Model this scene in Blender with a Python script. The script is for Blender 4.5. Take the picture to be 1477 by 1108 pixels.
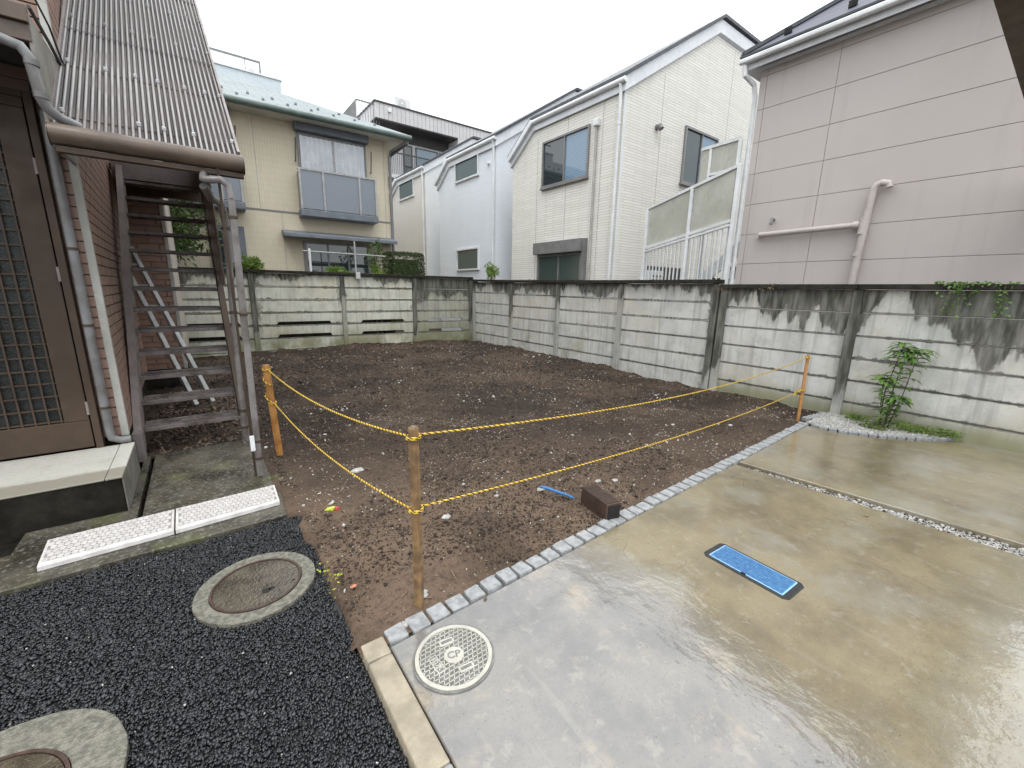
import bpy, bmesh, math, random
import numpy as np
from mathutils import Vector, Matrix
random.seed(7); rng = np.random.default_rng(7)
S = bpy.context.scene; COL = S.collection
for o in list(bpy.data.objects): bpy.data.objects.remove(o)

# ------------------------------------------------------------------ camera
cd = bpy.data.cameras.new('camera'); cam = bpy.data.objects.new('camera', cd); COL.objects.link(cam)
cd.sensor_width = 36; cd.sensor_fit = 'HORIZONTAL'; cd.lens = 603.3/1477*36
cd.clip_start = .05; cd.clip_end = 1000
R0 = ((0.8025692, -0.59629668, 0.01769025), (-0.11714951, -0.18661194, -0.975424), (0.5849433, 0.78077286, -0.21962486))
cam.matrix_world = Matrix(((R0[0][0], -R0[1][0], -R0[2][0], 0), (R0[0][1], -R0[1][1], -R0[2][1], 0),
                           (R0[0][2], -R0[1][2], -R0[2][2], 1.5), (0, 0, 0, 1)))
S.camera = cam
S.render.resolution_x = 1024; S.render.resolution_y = 768
# ------------------------------------------------------------------ world, sun, exposure
SUN_EL, SUN_AZ = math.radians(62), math.radians(215)      # azimuth clockwise from +Y
W = bpy.data.worlds.new('World'); S.world = W; W.use_nodes = True
wn = W.node_tree.nodes; wl = W.node_tree.links; wn.clear()
wo = wn.new('ShaderNodeOutputWorld'); bg = wn.new('ShaderNodeBackground'); bg.inputs[1].default_value = .1
sky = wn.new('ShaderNodeTexSky'); sky.sky_type = 'NISHITA'; sky.sun_disc = False
sky.sun_elevation = SUN_EL; sky.sun_rotation = SUN_AZ; sky.air_density = 1.5; sky.dust_density = 3
tc = wn.new('ShaderNodeTexCoord'); sx = wn.new('ShaderNodeSeparateXYZ'); wl.new(tc.outputs['Generated'], sx.inputs[0])
rp = wn.new('ShaderNodeValToRGB')                       # overcast: brighter overhead than at the horizon
e = rp.color_ramp.elements; e[0].position = 0; e[0].color = (.60, .615, .63, 1); e[1].position = .85; e[1].color = (1.05, 1.085, 1.10, 1)
m0 = rp.color_ramp.elements.new(.3); m0.color = (.66, .68, .70, 1)
wl.new(sx.outputs[2], rp.inputs[0])
vm = wn.new('ShaderNodeVectorMath'); vm.operation = 'SCALE'; vm.inputs[3].default_value = 24.0; wl.new(rp.outputs[0], vm.inputs[0])
nz = wn.new('ShaderNodeTexNoise'); nz.inputs['Scale'].default_value = 1.7; nz.inputs['Detail'].default_value = 4; wl.new(tc.outputs['Generated'], nz.inputs[0])
mr = wn.new('ShaderNodeMapRange'); mr.inputs[1].default_value = .50; mr.inputs[2].default_value = .72; mr.inputs[3].default_value = .04; mr.inputs[4].default_value = .80; wl.new(nz.outputs[0], mr.inputs[0])
thin = wn.new('ShaderNodeMix'); thin.data_type = 'RGBA'; thin.inputs[0].default_value = .86; thin.inputs[7].default_value = (8.3, 9.8, 10.2, 1); wl.new(sky.outputs[0], thin.inputs[6])
mx = wn.new('ShaderNodeMix'); mx.data_type = 'RGBA'; wl.new(mr.outputs[0], mx.inputs[0]); wl.new(vm.outputs[0], mx.inputs[6]); wl.new(thin.outputs[2], mx.inputs[7])
wl.new(mx.outputs[2], bg.inputs[0]); wl.new(bg.outputs[0], wo.inputs[0])
sd = bpy.data.lights.new('sun', 'SUN'); sd.energy = .9; sd.angle = math.radians(25); sd.color = (1, .97, .92)
sun = bpy.data.objects.new('sun', sd); COL.objects.link(sun)
sv = Vector((math.sin(SUN_AZ)*math.cos(SUN_EL), math.cos(SUN_AZ)*math.cos(SUN_EL), math.sin(SUN_EL)))
sun.rotation_euler = sv.to_track_quat('Z', 'Y').to_euler(); sun.location = (0, 0, 30)
vs = S.view_settings; S.display_settings.display_device = 'sRGB'
vs.view_transform = 'Standard'; vs.look = 'None'; vs.exposure = .14; vs.gamma = 1; vs.use_curve_mapping = False

# ------------------------------------------------------------------ materials
class NT:
    def __init__(s, name):
        s.m = bpy.data.materials.new(name); s.m.use_nodes = True; s.n = s.m.node_tree.nodes; s.l = s.m.node_tree.links
        s.p = s.n['Principled BSDF']; s._pos = None
    def new(s, t, **k):
        n = s.n.new('ShaderNode'+t)
        for a, b in k.items(): setattr(n, a, b)
        return n
    def put(s, sock, v):
        if v is None: return
        if hasattr(v, 'links'): s.l.new(v, sock)
        elif isinstance(v, (tuple, list)) and len(v) == 3 and sock.type == 'RGBA': sock.default_value = (*v, 1)
        else: sock.default_value = v
    def pos(s):
        if s._pos is None: s._pos = s.new('NewGeometry').outputs['Position']
        return s._pos
    def xyz(s):
        n = s.new('SeparateXYZ'); s.l.new(s.pos(), n.inputs[0]); return n.outputs
    def vec(s, scale, v=None):
        n = s.new('VectorMath', operation='MULTIPLY'); s.l.new(v or s.pos(), n.inputs[0]); n.inputs[1].default_value = scale; return n.outputs[0]
    def comb(s, x, y, z):
        n = s.new('CombineXYZ')
        for i, q in enumerate((x, y, z)): s.put(n.inputs[i], q)
        return n.outputs[0]
    def noise(s, scale, detail=4, rough=.55, vec=None, dist=0):
        n = s.new('TexNoise'); s.l.new(vec or s.pos(), n.inputs['Vector']); n.inputs['Scale'].default_value = scale
        n.inputs['Detail'].default_value = detail; n.inputs['Roughness'].default_value = rough; n.inputs['Distortion'].default_value = dist; return n.outputs[0]
    def math(s, op, a, b=0, c=0):
        n = s.new('Math', operation=op); s.put(n.inputs[0], a); s.put(n.inputs[1], b)
        if c: s.put(n.inputs[2], c)
        return n.outputs[0]
    def ramp(s, v, a, b, lo=0, hi=1, smooth=True):
        n = s.new('MapRange', interpolation_type='SMOOTHSTEP' if smooth else 'LINEAR')
        for i, q in enumerate((v, a, b, lo, hi)): s.put(n.inputs[i], q)
        return n.outputs[0]
    def mix(s, f, a, b, mode='MIX'):
        n = s.new('Mix', data_type='RGBA', blend_type=mode); s.put(n.inputs[0], f); s.put(n.inputs[6], a); s.put(n.inputs[7], b); return n.outputs[2]
    def bump(s, h, dist=.01, strength=1, nrm=None):
        n = s.new('Bump'); s.put(n.inputs['Height'], h); n.inputs['Distance'].default_value = dist; n.inputs['Strength'].default_value = strength
        if nrm: s.l.new(nrm, n.inputs['Normal'])
        return n.outputs[0]
    def end(s, col, rough=.7, normal=None, metal=0, spec=None, coat=None, **k):
        s.put(s.p.inputs['Base Color'], col); s.put(s.p.inputs['Roughness'], rough); s.p.inputs['Metallic'].default_value = metal
        if normal: s.l.new(normal, s.p.inputs['Normal'])
        if spec is not None: s.put(s.p.inputs['Specular IOR Level'], spec)
        if coat is not None: s.put(s.p.inputs['Coat Weight'], coat); s.p.inputs['Coat Roughness'].default_value = k.get('cr', .05); s.p.inputs['Coat IOR'].default_value = k.get('ci', 1.5)
        if coat is not None and normal: s.l.new(normal, s.p.inputs['Coat Normal'])
        return s.m
def M(name, a, b=None, sc=6, rough=.7, bump=.002, bs=60, metal=0, spec=None, lo=.35, hi=.65, detail=6, rvar=.12):
    t = NT(name); b = b or tuple(c*.75 for c in a)
    f = t.ramp(t.noise(sc, detail), lo, hi); g = t.noise(sc*6, 3)
    c = t.mix(f, a, b); c = t.mix(t.ramp(g, .3, .7, 0, .35), c, tuple(x*.7 for x in a))
    return t.end(c, t.ramp(t.noise(sc*2.3, 3), .3, .7, rough-rvar, min(1, rough+rvar)), t.bump(t.noise(bs, 4), bump) if bump else None, metal, spec)
m_brown_metal = M('bronze_aluminium', (.078, .053, .037), (.052, .036, .026), 3, .52, .0004, 120, spec=.25)
m_mauve = M('painted_steel_mauve', (.25, .215, .21), (.155, .12, .115), 5, .45, .0015, 45, lo=.4, hi=.75)
m_tread = M('weathered_tread_steel', (.21, .18, .175), (.075, .058, .052), 7, .30, .002, 60, lo=.35, hi=.7)
m_gutter = M('brown_pvc', (.115, .080, .058), (.060, .042, .032), 4, .40, .0006, 50)
m_darkpipe = M('dark_weathered_pipe', (.21, .195, .19), (.10, .085, .078), 6, .32, .0008, 50)
m_greypipe = M('grey_pvc', (.22, .22, .23), (.115, .105, .100), 4, .38, .0005, 60)
m_alu = M('aluminium', (.42, .42, .42), (.30, .30, .30), 8, .38, .0003, 90)
m_trim = M('pale_corner_trim', (.46, .45, .42), (.34, .33, .30), 4, .55, .0006, 70)
m_white = M('white_paint', (.78, .79, .80), (.66, .67, .68), 3, .45, .0002, 60)
m_whitefascia = M('white_fascia', (.74, .76, .79), (.66, .68, .71), 2, .5, .0002, 60)
m_darkroof = M('dark_roof_metal', (.060, .064, .075), (.040, .043, .052), 5, .45, .002, 30)
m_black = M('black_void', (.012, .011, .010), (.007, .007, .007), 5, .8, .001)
m_blackrub = M('black_plastic', (.018, .019, .022), (.028, .028, .030), 9, .4, .0005)
m_winframe = M('grey_window_frame', (.22, .215, .215), (.17, .165, .165), 4, .4, .0001)
m_darkframe = M('dark_window_frame', (.05, .05, .055), (.035, .035, .04), 4, .4, .0001)
m_slate = M('slate_blue_metal', (.16, .18, .21), (.12, .135, .16), 4, .45, .0006, 40)
m_curtain = M('white_curtain', (.92, .92, .92), (.80, .80, .82), 3, .9, .001, 30)
m_blind = M('venetian_blind', (.45, .52, .58), (.36, .43, .5), 3, .6, .0005)
m_soffit = M('soffit_board', (.62, .60, .53), (.54, .52, .46), 2, .8, .0004)
m_trunk = M('bark', (.11, .085, .06), (.06, .045, .033), 12, .9, .006, 40)
m_stake = M('varnished_stake_wood', (.46, .22, .065), (.27, .115, .033), 9, .45, .0015, 60)
m_stake2 = M('weathered_stake_wood', (.30, .185, .085), (.13, .078, .040), 14, .55, .002, 60)
m_rope_y = M('yellow_rope_strand', (.80, .55, .06), (.62, .38, .04), 30, .6, .0006, 400)
m_rope_d = M('dark_rope_strand', (.035, .022, .014), (.07, .04, .02), 30, .65, .0006, 400)
m_box = M('brown_clay_block', (.075, .045, .033), (.045, .028, .022), 14, .55, .0012, 90)
m_bluehose = M('blue_plastic', (.03, .17, .42), (.02, .12, .33), 15, .3, .0003)
m_limeplastic = M('lime_plastic', (.52, .55, .07), (.38, .42, .05), 30, .5, .002, 90)
m_redplastic = M('red_plastic', (.55, .09, .06), (.4, .06, .05), 30, .5, .002, 90)
m_orangechip = M('orange_clay_chip', (.55, .22, .13), (.45, .17, .1), 30, .7, .001)
m_pinkpipe = M('pinkish_grey_pipe', (.50, .455, .44), (.43, .385, .37), 5, .42, .0003)
m_frost = M('frosted_panel', (.50, .50, .44), (.40, .40, .34), 2.2, .35, .0003)
m_whitechip = M('white_stone_chips', (.52, .50, .46), (.36, .34, .31), 40, .7, .001)
m_concbase = M('footing_concrete', (.20, .19, .165), (.11, .105, .09), 5, .7, .002)
m_ground = M('dark_ground', (.05, .042, .033), (.03, .026, .02), 3, .9, .01, 20)
m_granite = M('grey_granite', (.36, .365, .37), (.20, .205, .21), 28, .75, .003, 110, lo=.3, hi=.7)
m_greyhouse = M('far_grey_panel', (.58, .565, .57), (.52, .51, .515), 2, .7, .0003)
m_fardark = M('far_dark_panel', (.055, .048, .045), (.04, .035, .033), 2, .6, .0003)
m_lightblue = M('pale_blue_wall', (.60, .66, .69), (.54, .60, .64), 2, .7, .0005)

def foliage(name, a, b, c):
    t = NT(name); r = t.new('ObjectInfo').outputs['Random']; f = t.ramp(t.noise(9, 3), .3, .7)
    col = t.mix(f, a, b); col = t.mix(t.ramp(t.noise(31, 2), .5, .75), col, c)
    t.p.inputs['Subsurface Weight'].default_value = 0
    m = t.end(col, .45, None, 0, .5)
    tr = t.new('BsdfTranslucent'); t.put(tr.inputs[0], col); mx = t.new('MixShader'); mx.inputs[0].default_value = .28
    out = t.n['Material Output']; t.l.new(t.p.outputs[0], mx.inputs[1]); t.l.new(tr.outputs[0], mx.inputs[2]); t.l.new(mx.outputs[0], out.inputs[0]); return m
m_leaf_tree = foliage('tree_leaves', (.045, .085, .022), (.085, .15, .035), (.16, .23, .06))
m_leaf_bush = foliage('bush_leaves', (.11, .19, .03), (.19, .29, .05), (.28, .38, .09))
m_leaf_hedge = foliage('hedge_leaves', (.030, .052, .012), (.055, .085, .02), (.11, .14, .04))
m_leaf_shrub = foliage('shrub_leaves', (.085, .16, .035), (.15, .26, .06), (.22, .34, .09))
m_leaf_low = foliage('groundcover_leaves', (.09, .125, .03), (.15, .20, .045), (.22, .25, .07))
m_leaf_lime = foliage('yellow_weed_leaves', (.42, .46, .05), (.50, .52, .07), (.34, .4, .05))

def glass(name, tint=(.02, .025, .03), clear=.0, rough=.02):
    t = NT(name); m = t.end(tint, rough, None, 0, 1.0); t.p.inputs['IOR'].default_value = 1.55
    if clear:
        gl = t.new('BsdfGlossy'); gl.inputs['Roughness'].default_value = rough; gl.inputs[0].default_value = (.9, .95, 1, 1)
        tr = t.new('BsdfTransparent'); tr.inputs[0].default_value = (.97, .97, .98, 1); fr = t.new('Fresnel'); fr.inputs[0].default_value = 1.42
        mx = t.new('MixShader'); t.l.new(fr.outputs[0], mx.inputs[0]); t.l.new(tr.outputs[0], mx.inputs[1]); t.l.new(gl.outputs[0], mx.inputs[2])
        t.l.new(mx.outputs[0], t.n['Material Output'].inputs[0])
    return m
m_glass = glass('dark_window_glass', (.030, .040, .045)); m_glass_clear = glass('clear_window_glass', clear=.8)
m_glass_green = glass('green_window_glass', (.06, .085, .08), 0, .12)
def blindglass():
    t = NT('window_glass_with_blind'); x, y, z = t.xyz(); s = t.math('FRACT', t.math('MULTIPLY', z, 26)); c = t.mix(t.ramp(s, .35, .6), (.10, .17, .25), (.20, .31, .43)); return t.end(c, .04, None, 0, 1.0)
m_glass_blind = blindglass()
m_glass_blue = glass('blue_window_glass', (.10, .17, .24), 0, .04)
m_smoke = glass('grey_acrylic_panel', (.13, .155, .195), 0, .3); m_glass_lat = M('obscure_door_glass', (.012, .014, .013), (.025, .028, .027), 22, .35, .003, 70, spec=.35)

# concrete fence: dark drip stains from the cap, moss near the foot
def fence_mat(name, gain, cut, moss, base=(.60, .60, .575), post=False, top=1.64, edge=.045, low=.8):
    t = NT(name); x, y, z = t.xyz()
    ob = t.new('TexCoord').outputs['Object']; so = t.new('SeparateXYZ'); t.l.new(ob, so.inputs[0])
    flat = t.vec((1, 1, .10)); n1 = t.noise(1.9, 2, .5, flat); n2 = t.noise(6.5, 3, .55, flat); n0 = t.noise(.55, 1, .5, flat); n3 = t.noise(16, 4, .6, t.vec((1, 1, .6)))
    ln = t.math('MULTIPLY', t.math('SUBTRACT', t.math('ADD', t.math('MULTIPLY', n0, .45), t.math('ADD', t.math('MULTIPLY', n1, .40), t.math('MULTIPLY', n2, .20))), cut+.02), gain)
    ln = t.math('ADD', ln, t.math('MULTIPLY', t.math('SUBTRACT', n3, .5), .22)); dist = t.math('SUBTRACT', top, z)
    d = t.math('SUBTRACT', ln, dist); st = t.ramp(d, -.035, .045); halo = t.ramp(d, -.22, .03, 0, .35)
    c = t.mix(t.ramp(t.noise(3.2, 5), .35, .7), base, tuple(q*.80 for q in base))
    c = t.mix(t.ramp(t.noise(70, 4, .7), .52, .72, 0, .40), c, tuple(q*.5 for q in base))
    strk = t.noise(15, 3, .5, t.vec((1, 1, .06))); c = t.mix(t.ramp(strk, .48, .72, 0, .55), c, tuple(q*.42 for q in base)); c = t.mix(t.ramp(t.noise(5, 6, .7), .50, .68, 0, .42), c, (base[0]*.52, base[1]*.52, base[2]*.47))
    c = t.mix(t.ramp(t.noise(1.3, 3), .45, .7, 0, .45), c, (base[0]*.93, base[1]*.86, base[2]*.72))
    c = t.mix(halo, c, tuple(q*.42 for q in base))
    ms = t.math('MULTIPLY', t.ramp(z, .02, low, 1, 0), t.ramp(t.noise(1.7, 4), .55-moss, .78-moss)); c = t.mix(t.math('MULTIPLY', ms, .80), c, (.165, .165, .065))
    dk = t.mix(t.ramp(t.noise(9, 4, .5, t.vec((1, 1, .2))), .35, .7), (.045, .047, .038), (.155, .150, .130))
    m = t.math('MULTIPLY', st, t.ramp(t.noise(24, 3, .5, t.vec((1, 1, .15))), .25, .6, .62, 1))
    if not post:
        wv = t.math('MULTIPLY', t.math('MULTIPLY', t.ramp(n3, .35, .75), t.ramp(t.noise(2.1, 3), .42, .62, .12, 1)), edge); zz = so.outputs[2]; e1 = t.ramp(t.math('SUBTRACT', zz, wv), -.002, .017, 1, 0); e2 = t.ramp(t.math('ADD', zz, t.math('MULTIPLY', wv, .5)), .256, .266, 0, 1)
        ed = t.math('MULTIPLY', t.math('MAXIMUM', e1, e2), .85)
        hx = t.math('MAXIMUM', t.math('ABSOLUTE', so.outputs[0]), t.math('ABSOLUTE', so.outputs[1])); sd_ = t.ramp(t.math('ADD', hx, t.math('MULTIPLY', t.math('SUBTRACT', n3, .5), .28)), .80, .86, 0, .85)
        ed = t.math('MAXIMUM', ed, t.math('MULTIPLY', sd_, t.ramp(t.noise(1.1, 2), .42, .6))); m = t.math('MAXIMUM', m, ed)
    c = t.mix(m, c, dk)
    b = t.bump(t.math('ADD', t.noise(90, 5, .7), t.math('MULTIPLY', t.noise(9, 3), 1.5)), .003)
    return t.end(c, .78, b)
m_fence_near = fence_mat('stained_concrete_near', 4.2, .42, .38, low=.34, edge=.035)
m_fence_mid = fence_mat('stained_concrete_mid', 2.4, .455, .04, edge=.02)
m_fence_far = fence_mat('stained_concrete_far', 2.0, .46, .20, (.62, .62, .54), top=1.76)
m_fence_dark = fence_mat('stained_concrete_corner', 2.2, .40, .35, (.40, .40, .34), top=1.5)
m_fence_post_pale = fence_mat('pale_post_concrete', 3.4, .38, .05, (.40, .40, .375), True)
m_fence_post = fence_mat('stained_post_concrete', 4.5, .27, .06, (.42, .42, .40), True)
m_fence_post_far = fence_mat('stained_post_concrete_far', 5.0, .28, .25, (.38, .38, .33), True, 1.8)
m_cap = M('black_mossy_cap', (.022, .021, .018), (.045, .042, .036), 10, .95, .006, 60, spec=.1)

def wetconcrete():
    t = NT('wet_concrete'); x, y, z = t.xyz()
    cloud = t.noise(.9, 5, .6); c2 = t.noise(3.2, 6, .65); fine = t.noise(70, 5, .7); st = t.noise(1.9, 9, .68)
    brown = t.mix(t.ramp(st, .36, .66), (.235, .193, .115), (.145, .116, .070))
    brown = t.mix(t.ramp(t.noise(1.3, 4, .55), .50, .66, 0, .7), brown, (.245, .235, .195))
    grey = t.mix(t.ramp(c2, .35, .68), (.185, .172, .158), (.120, .114, .112)); grey = t.mix(t.ramp(t.noise(2.6, 5, .65), .52, .70, 0, .75), grey, (.31, .255, .185))
    edge = t.math('ADD', x, t.math('ADD', t.math('MULTIPLY', t.math('SUBTRACT', c2, .5), .5), t.math('MULTIPLY', t.math('SUBTRACT', cloud, .5), .6)))
    wet = t.ramp(edge, 1.45, 1.9); far = t.ramp(t.math('ADD', y, t.math('MULTIPLY', t.math('SUBTRACT', c2, .5), .8)), -.7, .3)
    c = t.mix(wet, grey, t.mix(far, (.24, .228, .19), brown))
    c = t.mix(t.ramp(fine, .5, .75, 0, .35), c, (.10, .085, .07)); c = t.mix(t.ramp(t.noise(11, 5, .7), .54, .68, 0, .30), c, (.36, .33, .27))
    c = t.mix(t.ramp(t.noise(120, 1), .69, .73, 0, .8), c, (.05, .04, .032)); c = t.mix(t.ramp(t.noise(95, 1, .5, t.vec((1, 1, 1.7))), .73, .77, 0, .4), c, (.42, .40, .35)); c = t.mix(t.ramp(t.noise(3.5, 4, .6, t.vec((4, .5, 1)), .4), .60, .74, 0, .12), c, (.40, .385, .34))
    v = t.new('TexVoronoi', feature='DISTANCE_TO_EDGE'); wv = t.new('VectorMath', operation='ADD'); t.l.new(t.pos(), wv.inputs[0]); nn = t.new('TexNoise'); t.l.new(t.pos(), nn.inputs[0]); nn.inputs['Scale'].default_value = 2.5; t.l.new(nn.outputs[1], wv.inputs[1]); t.l.new(wv.outputs[0], v.inputs[0]); v.inputs['Scale'].default_value = .55
    crack = t.math('MULTIPLY', t.ramp(v.outputs['Distance'], .0, .0022, 1, 0), t.ramp(t.noise(1.2, 3), .54, .60)); c = t.mix(t.math('MULTIPLY', crack, .7), c, (.05, .045, .04))
    film = t.ramp(t.noise(1.5, 4, .6), .34, .60)
    rip = t.math('MULTIPLY', t.noise(8, 3, .55, t.vec((1.0, .6, 1)), .6), 1.6); rip2 = t.noise(30, 3, .6)
    h = t.math('ADD', t.math('MULTIPLY', t.math('ADD', rip, t.math('MULTIPLY', rip2, .35)), 1.0), t.math('MULTIPLY', fine, .07))
    b = t.bump(h, .0026, 1)
    rough = t.ramp(film, 0, 1, .085, .018)
    m = t.end(c, .45, t.bump(fine, .0012), 0, .25, 1.0, cr=.06, ci=1.75); t.l.new(b, t.p.inputs['Coat Normal']); t.l.new(rough, t.p.inputs['Coat Roughness']); return m
m_wet = wetconcrete()
def soilmat():
    t = NT('soil'); x, y, z = t.xyz()
    f = t.ramp(t.noise(.75, 4, .6), .42, .62); near = t.ramp(t.math('ADD', y, t.math('MULTIPLY', x, .45)), 2.3, 5.2, .95, 0)
    dry = t.math('MAXIMUM', t.math('MULTIPLY', f, .34), t.math('MULTIPLY', near, t.ramp(t.noise(1.9, 4), .3, .6, .45, 1)))
    c = t.mix(dry, (.027, .0165, .0105), (.160, .108, .074))
    c = t.mix(t.ramp(t.noise(26, 5, .7), .45, .7, 0, .6), c, (.020, .013, .009)); c = t.mix(t.ramp(t.noise(75, 3, .7), .6, .72, 0, .5), c, (.22, .18, .14))
    h = t.math('ADD', t.noise(38, 6, .7), t.math('MULTIPLY', t.noise(120, 3), .4))
    return t.end(c, .85, t.bump(h, .014), 0, .35)
m_soil = soilmat()
m_clod = M('soil_clods', (.046, .028, .018), (.020, .0125, .008), 5, .85, .004, 90)
m_clod2 = M('pale_soil_crumbs', (.25, .185, .135), (.10, .068, .046), 9, .85, .003, 90)
m_twig = M('woody_debris', (.22, .16, .10), (.10, .07, .045), 20, .8, .002)
m_pebble = M('pale_pebbles', (.50, .49, .46), (.26, .25, .24), 24, .55, .001)
m_asph = M('asphalt_binder', (.010, .010, .011), (.016, .016, .017), 20, .5, .003)
def aschip():
    t = NT('asphalt_aggregate'); v = t.noise(70, 2); c = t.mix(t.ramp(v, .4, .72), (.006, .0065, .0075), (.032, .034, .041)); c = t.mix(t.ramp(t.noise(2.5, 3), .55, .75, 0, .4), c, (.03, .03, .033))
    return t.end(c, .30, None, 0, .6)
m_aschip = aschip()
m_ring = M('wet_mortar_ring', (.215, .205, .165), (.10, .094, .076), 38, .45, .008, 110, spec=.6)
def lidmat():
    t = NT('wet_iron_lid'); c = t.mix(t.ramp(t.noise(10, 4), .35, .65), (.036, .027, .016), (.082, .066, .044)); return t.end(c, .35, t.bump(t.noise(75, 2, .5), .0045), 0, .3, 1.0, cr=.07, ci=1.55)
m_lid = lidmat()
m_rust = M('rusty_rim', (.075, .042, .030), (.04, .025, .02), 20, .5, .002, 90)
m_smalllid = M('pale_moulded_lid', (.50, .48, .42), (.40, .38, .33), 12, .5, .0006, 120)
m_smalllid_d = M('grey_lid_recess', (.20, .20, .195), (.11, .11, .105), 25, .6, .001, 120)
m_blue = M('blue_meter_lid', (.075, .205, .40), (.05, .145, .31), 40, .35, .0012, 160)
m_bluerim = M('light_blue_rim', (.30, .52, .76), (.24, .46, .70), 20, .35, .0004)
m_kerb = M('buff_kerb_concrete', (.37, .315, .235), (.25, .215, .16), 9, .55, .003, 90)
m_ramp = M('white_kerb_ramp', (.60, .575, .56), (.46, .44, .43), 14, .6, .002, 110)
m_ramp_g = M('ramp_groove_grey', (.27, .25, .24), (.20, .185, .18), 20, .7, .001)
m_ramp_d = M('ramp_pad_grey', (.54, .515, .50), (.42, .395, .385), 25, .65, .002, 110)
def mossy():
    t = NT('mossy_wet_concrete'); c = t.mix(t.ramp(t.noise(4, 5), .35, .65), (.085, .076, .055), (.034, .030, .021)); c = t.mix(t.ramp(t.noise(2.3, 5), .55, .68, 0, .8), c, (.085, .09, .035)); c = t.mix(t.ramp(t.noise(45, 4), .5, .7, 0, .5), c, (.26, .25, .22))
    return t.end(c, t.ramp(t.noise(5, 3), .35, .65, .22, .6), t.bump(t.noise(60, 5), .004), 0, .6)
m_moss = mossy()
m_moss_dark = M('dark_algae_concrete', (.010, .009, .007), (.026, .023, .018), 6, .75, .002, 60, spec=.15)
def steptop():
    t = NT('step_top_concrete'); x, y, z = t.xyz(); w = t.ramp(t.math('ADD', y, t.math('MULTIPLY', t.noise(3, 3), .22)), 3.86, 3.92)
    c = t.mix(w, (.26, .24, .195), (.50, .485, .44)); c = t.mix(t.ramp(t.noise(7, 5), .5, .75, 0, .5), c, (.33, .31, .26)); c = t.mix(t.ramp(t.noise(70, 4), .5, .7, 0, .3), c, (.2, .19, .16))
    return t.end(c, .45, t.bump(t.noise(50, 4), .002), 0, .6)
m_steptop = steptop()
def brickmat(name, a, b, mott=(.30, .2, .16)):
    t = NT(name); r = t.new('ObjectInfo').outputs['Random']; c = t.mix(t.math('ADD', t.math('MULTIPLY', r, .5), t.math('MULTIPLY', t.noise(5, 2), .5)), a, b)
    c = t.mix(t.ramp(t.noise(90, 4, .7), .5, .72, 0, .4), c, mott)
    return t.end(c, .5, t.bump(t.noise(110, 4), .001))
m_brick = brickmat('brown_tile_brick', (.315, .20, .155), (.215, .128, .098))
m_mortar = M('pale_mortar', (.44, .38, .33), (.36, .31, .27), 8, .9, .001)

# house walls
def siding(name, c1, c2, mortar, row, width, msize, bump, offs=.5, fine=1):
    t = NT(name); x, y, z = t.xyz(); u = t.math('ADD', x, y)
    br = t.new('TexBrick', offset=offs); t.l.new(t.comb(u, z, 0), br.inputs[0]); br.inputs['Scale'].default_value = 1
    t.put(br.inputs['Color1'], c1); t.put(br.inputs['Color2'], c2); t.put(br.inputs['Mortar'], mortar)
    br.inputs['Mortar Size'].default_value = msize; br.inputs['Mortar Smooth'].default_value = .25; br.inputs['Brick Width'].default_value = width; br.inputs['Row Height'].default_value = row
    c = t.mix(t.ramp(t.noise(.8, 4), .4, .7, 0, .2), br.outputs[0], tuple(q*.8 for q in c1)); g = t.noise(8, 3, .5, t.vec((1, 1, .06))); c = t.mix(t.ramp(g, .55, .75, 0, .16), c, tuple(q*.6 for q in c1))
    h = t.math('ADD', t.math('MULTIPLY', br.outputs[1], -1), t.math('MULTIPLY', t.noise(70, 4), .35*fine)); return t.end(c, .7, t.bump(h, bump))
m_sid_white = siding('white_ledge_siding', (.78, .76, .705), (.71, .69, .635), (.49, .475, .435), .058, .62, .005, .006)
m_sid_yellow = siding('cream_grid_siding', (.68, .61, .48), (.655, .585, .45), (.58, .515, .395), .15, .062, .005, .002, 0)
m_sid_blue = siding('pale_blue_siding', (.76, .79, .84), (.73, .76, .82), (.68, .71, .77), .045, .9, .004, .004)
m_sid_cream = siding('pale_cream_siding', (.70, .68, .64), (.68, .66, .62), (.63, .61, .57), .045, .9, .004, .003)
m_sid_white2 = siding('pale_white_siding', (.72, .73, .73), (.70, .71, .71), (.66, .67, .67), .045, .9, .004, .003)
def pinkmat():
    t = NT('pinkish_grey_panel'); x, y, z = t.xyz(); c = t.mix(t.ramp(t.noise(.6, 3), .4, .65), (.495, .453, .435), (.47, .428, .41)); s = t.noise(9, 3, .5, t.vec((1, 1, .05))); c = t.mix(t.ramp(s, .52, .75, 0, .22), c, (.36, .33, .315))
    c = t.mix(t.ramp(t.noise(240, 2), .55, .75, 0, .25), c, (.36, .33, .32)); return t.end(c, .8, t.bump(t.noise(170, 3, .7), .0035), 0, .25)
m_pink = pinkmat()
def roofmat(name, a, b, row, width):
    t = NT(name); x, y, z = t.xyz(); br = t.new('TexBrick', offset=.5); t.l.new(t.comb(x, t.math('MULTIPLY', z, 1.8), 0), br.inputs[0]); br.inputs['Scale'].default_value = 1
    t.put(br.inputs['Color1'], a); t.put(br.inputs['Color2'], b); t.put(br.inputs['Mortar'], tuple(q*.55 for q in a)); br.inputs['Mortar Size'].default_value = .012; br.inputs['Brick Width'].default_value = width; br.inputs['Row Height'].default_value = row
    c = t.mix(t.ramp(t.noise(1.2, 4), .4, .7, 0, .4), br.outputs[0], tuple(q*1.25 for q in a)); return t.end(c, .6, t.bump(t.math('MULTIPLY', br.outputs[1], -1), .012))
m_roof_green = roofmat('grey_green_slates', (.225, .255, .262), (.19, .22, .23), .20, .45)
m_roof_slate = roofmat('dark_slates', (.085, .085, .12), (.06, .06, .09), .12, .6)
m_greengutter = M('green_gutter', (.12, .16, .145), (.08, .11, .098), 4, .4, .0004)
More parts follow.
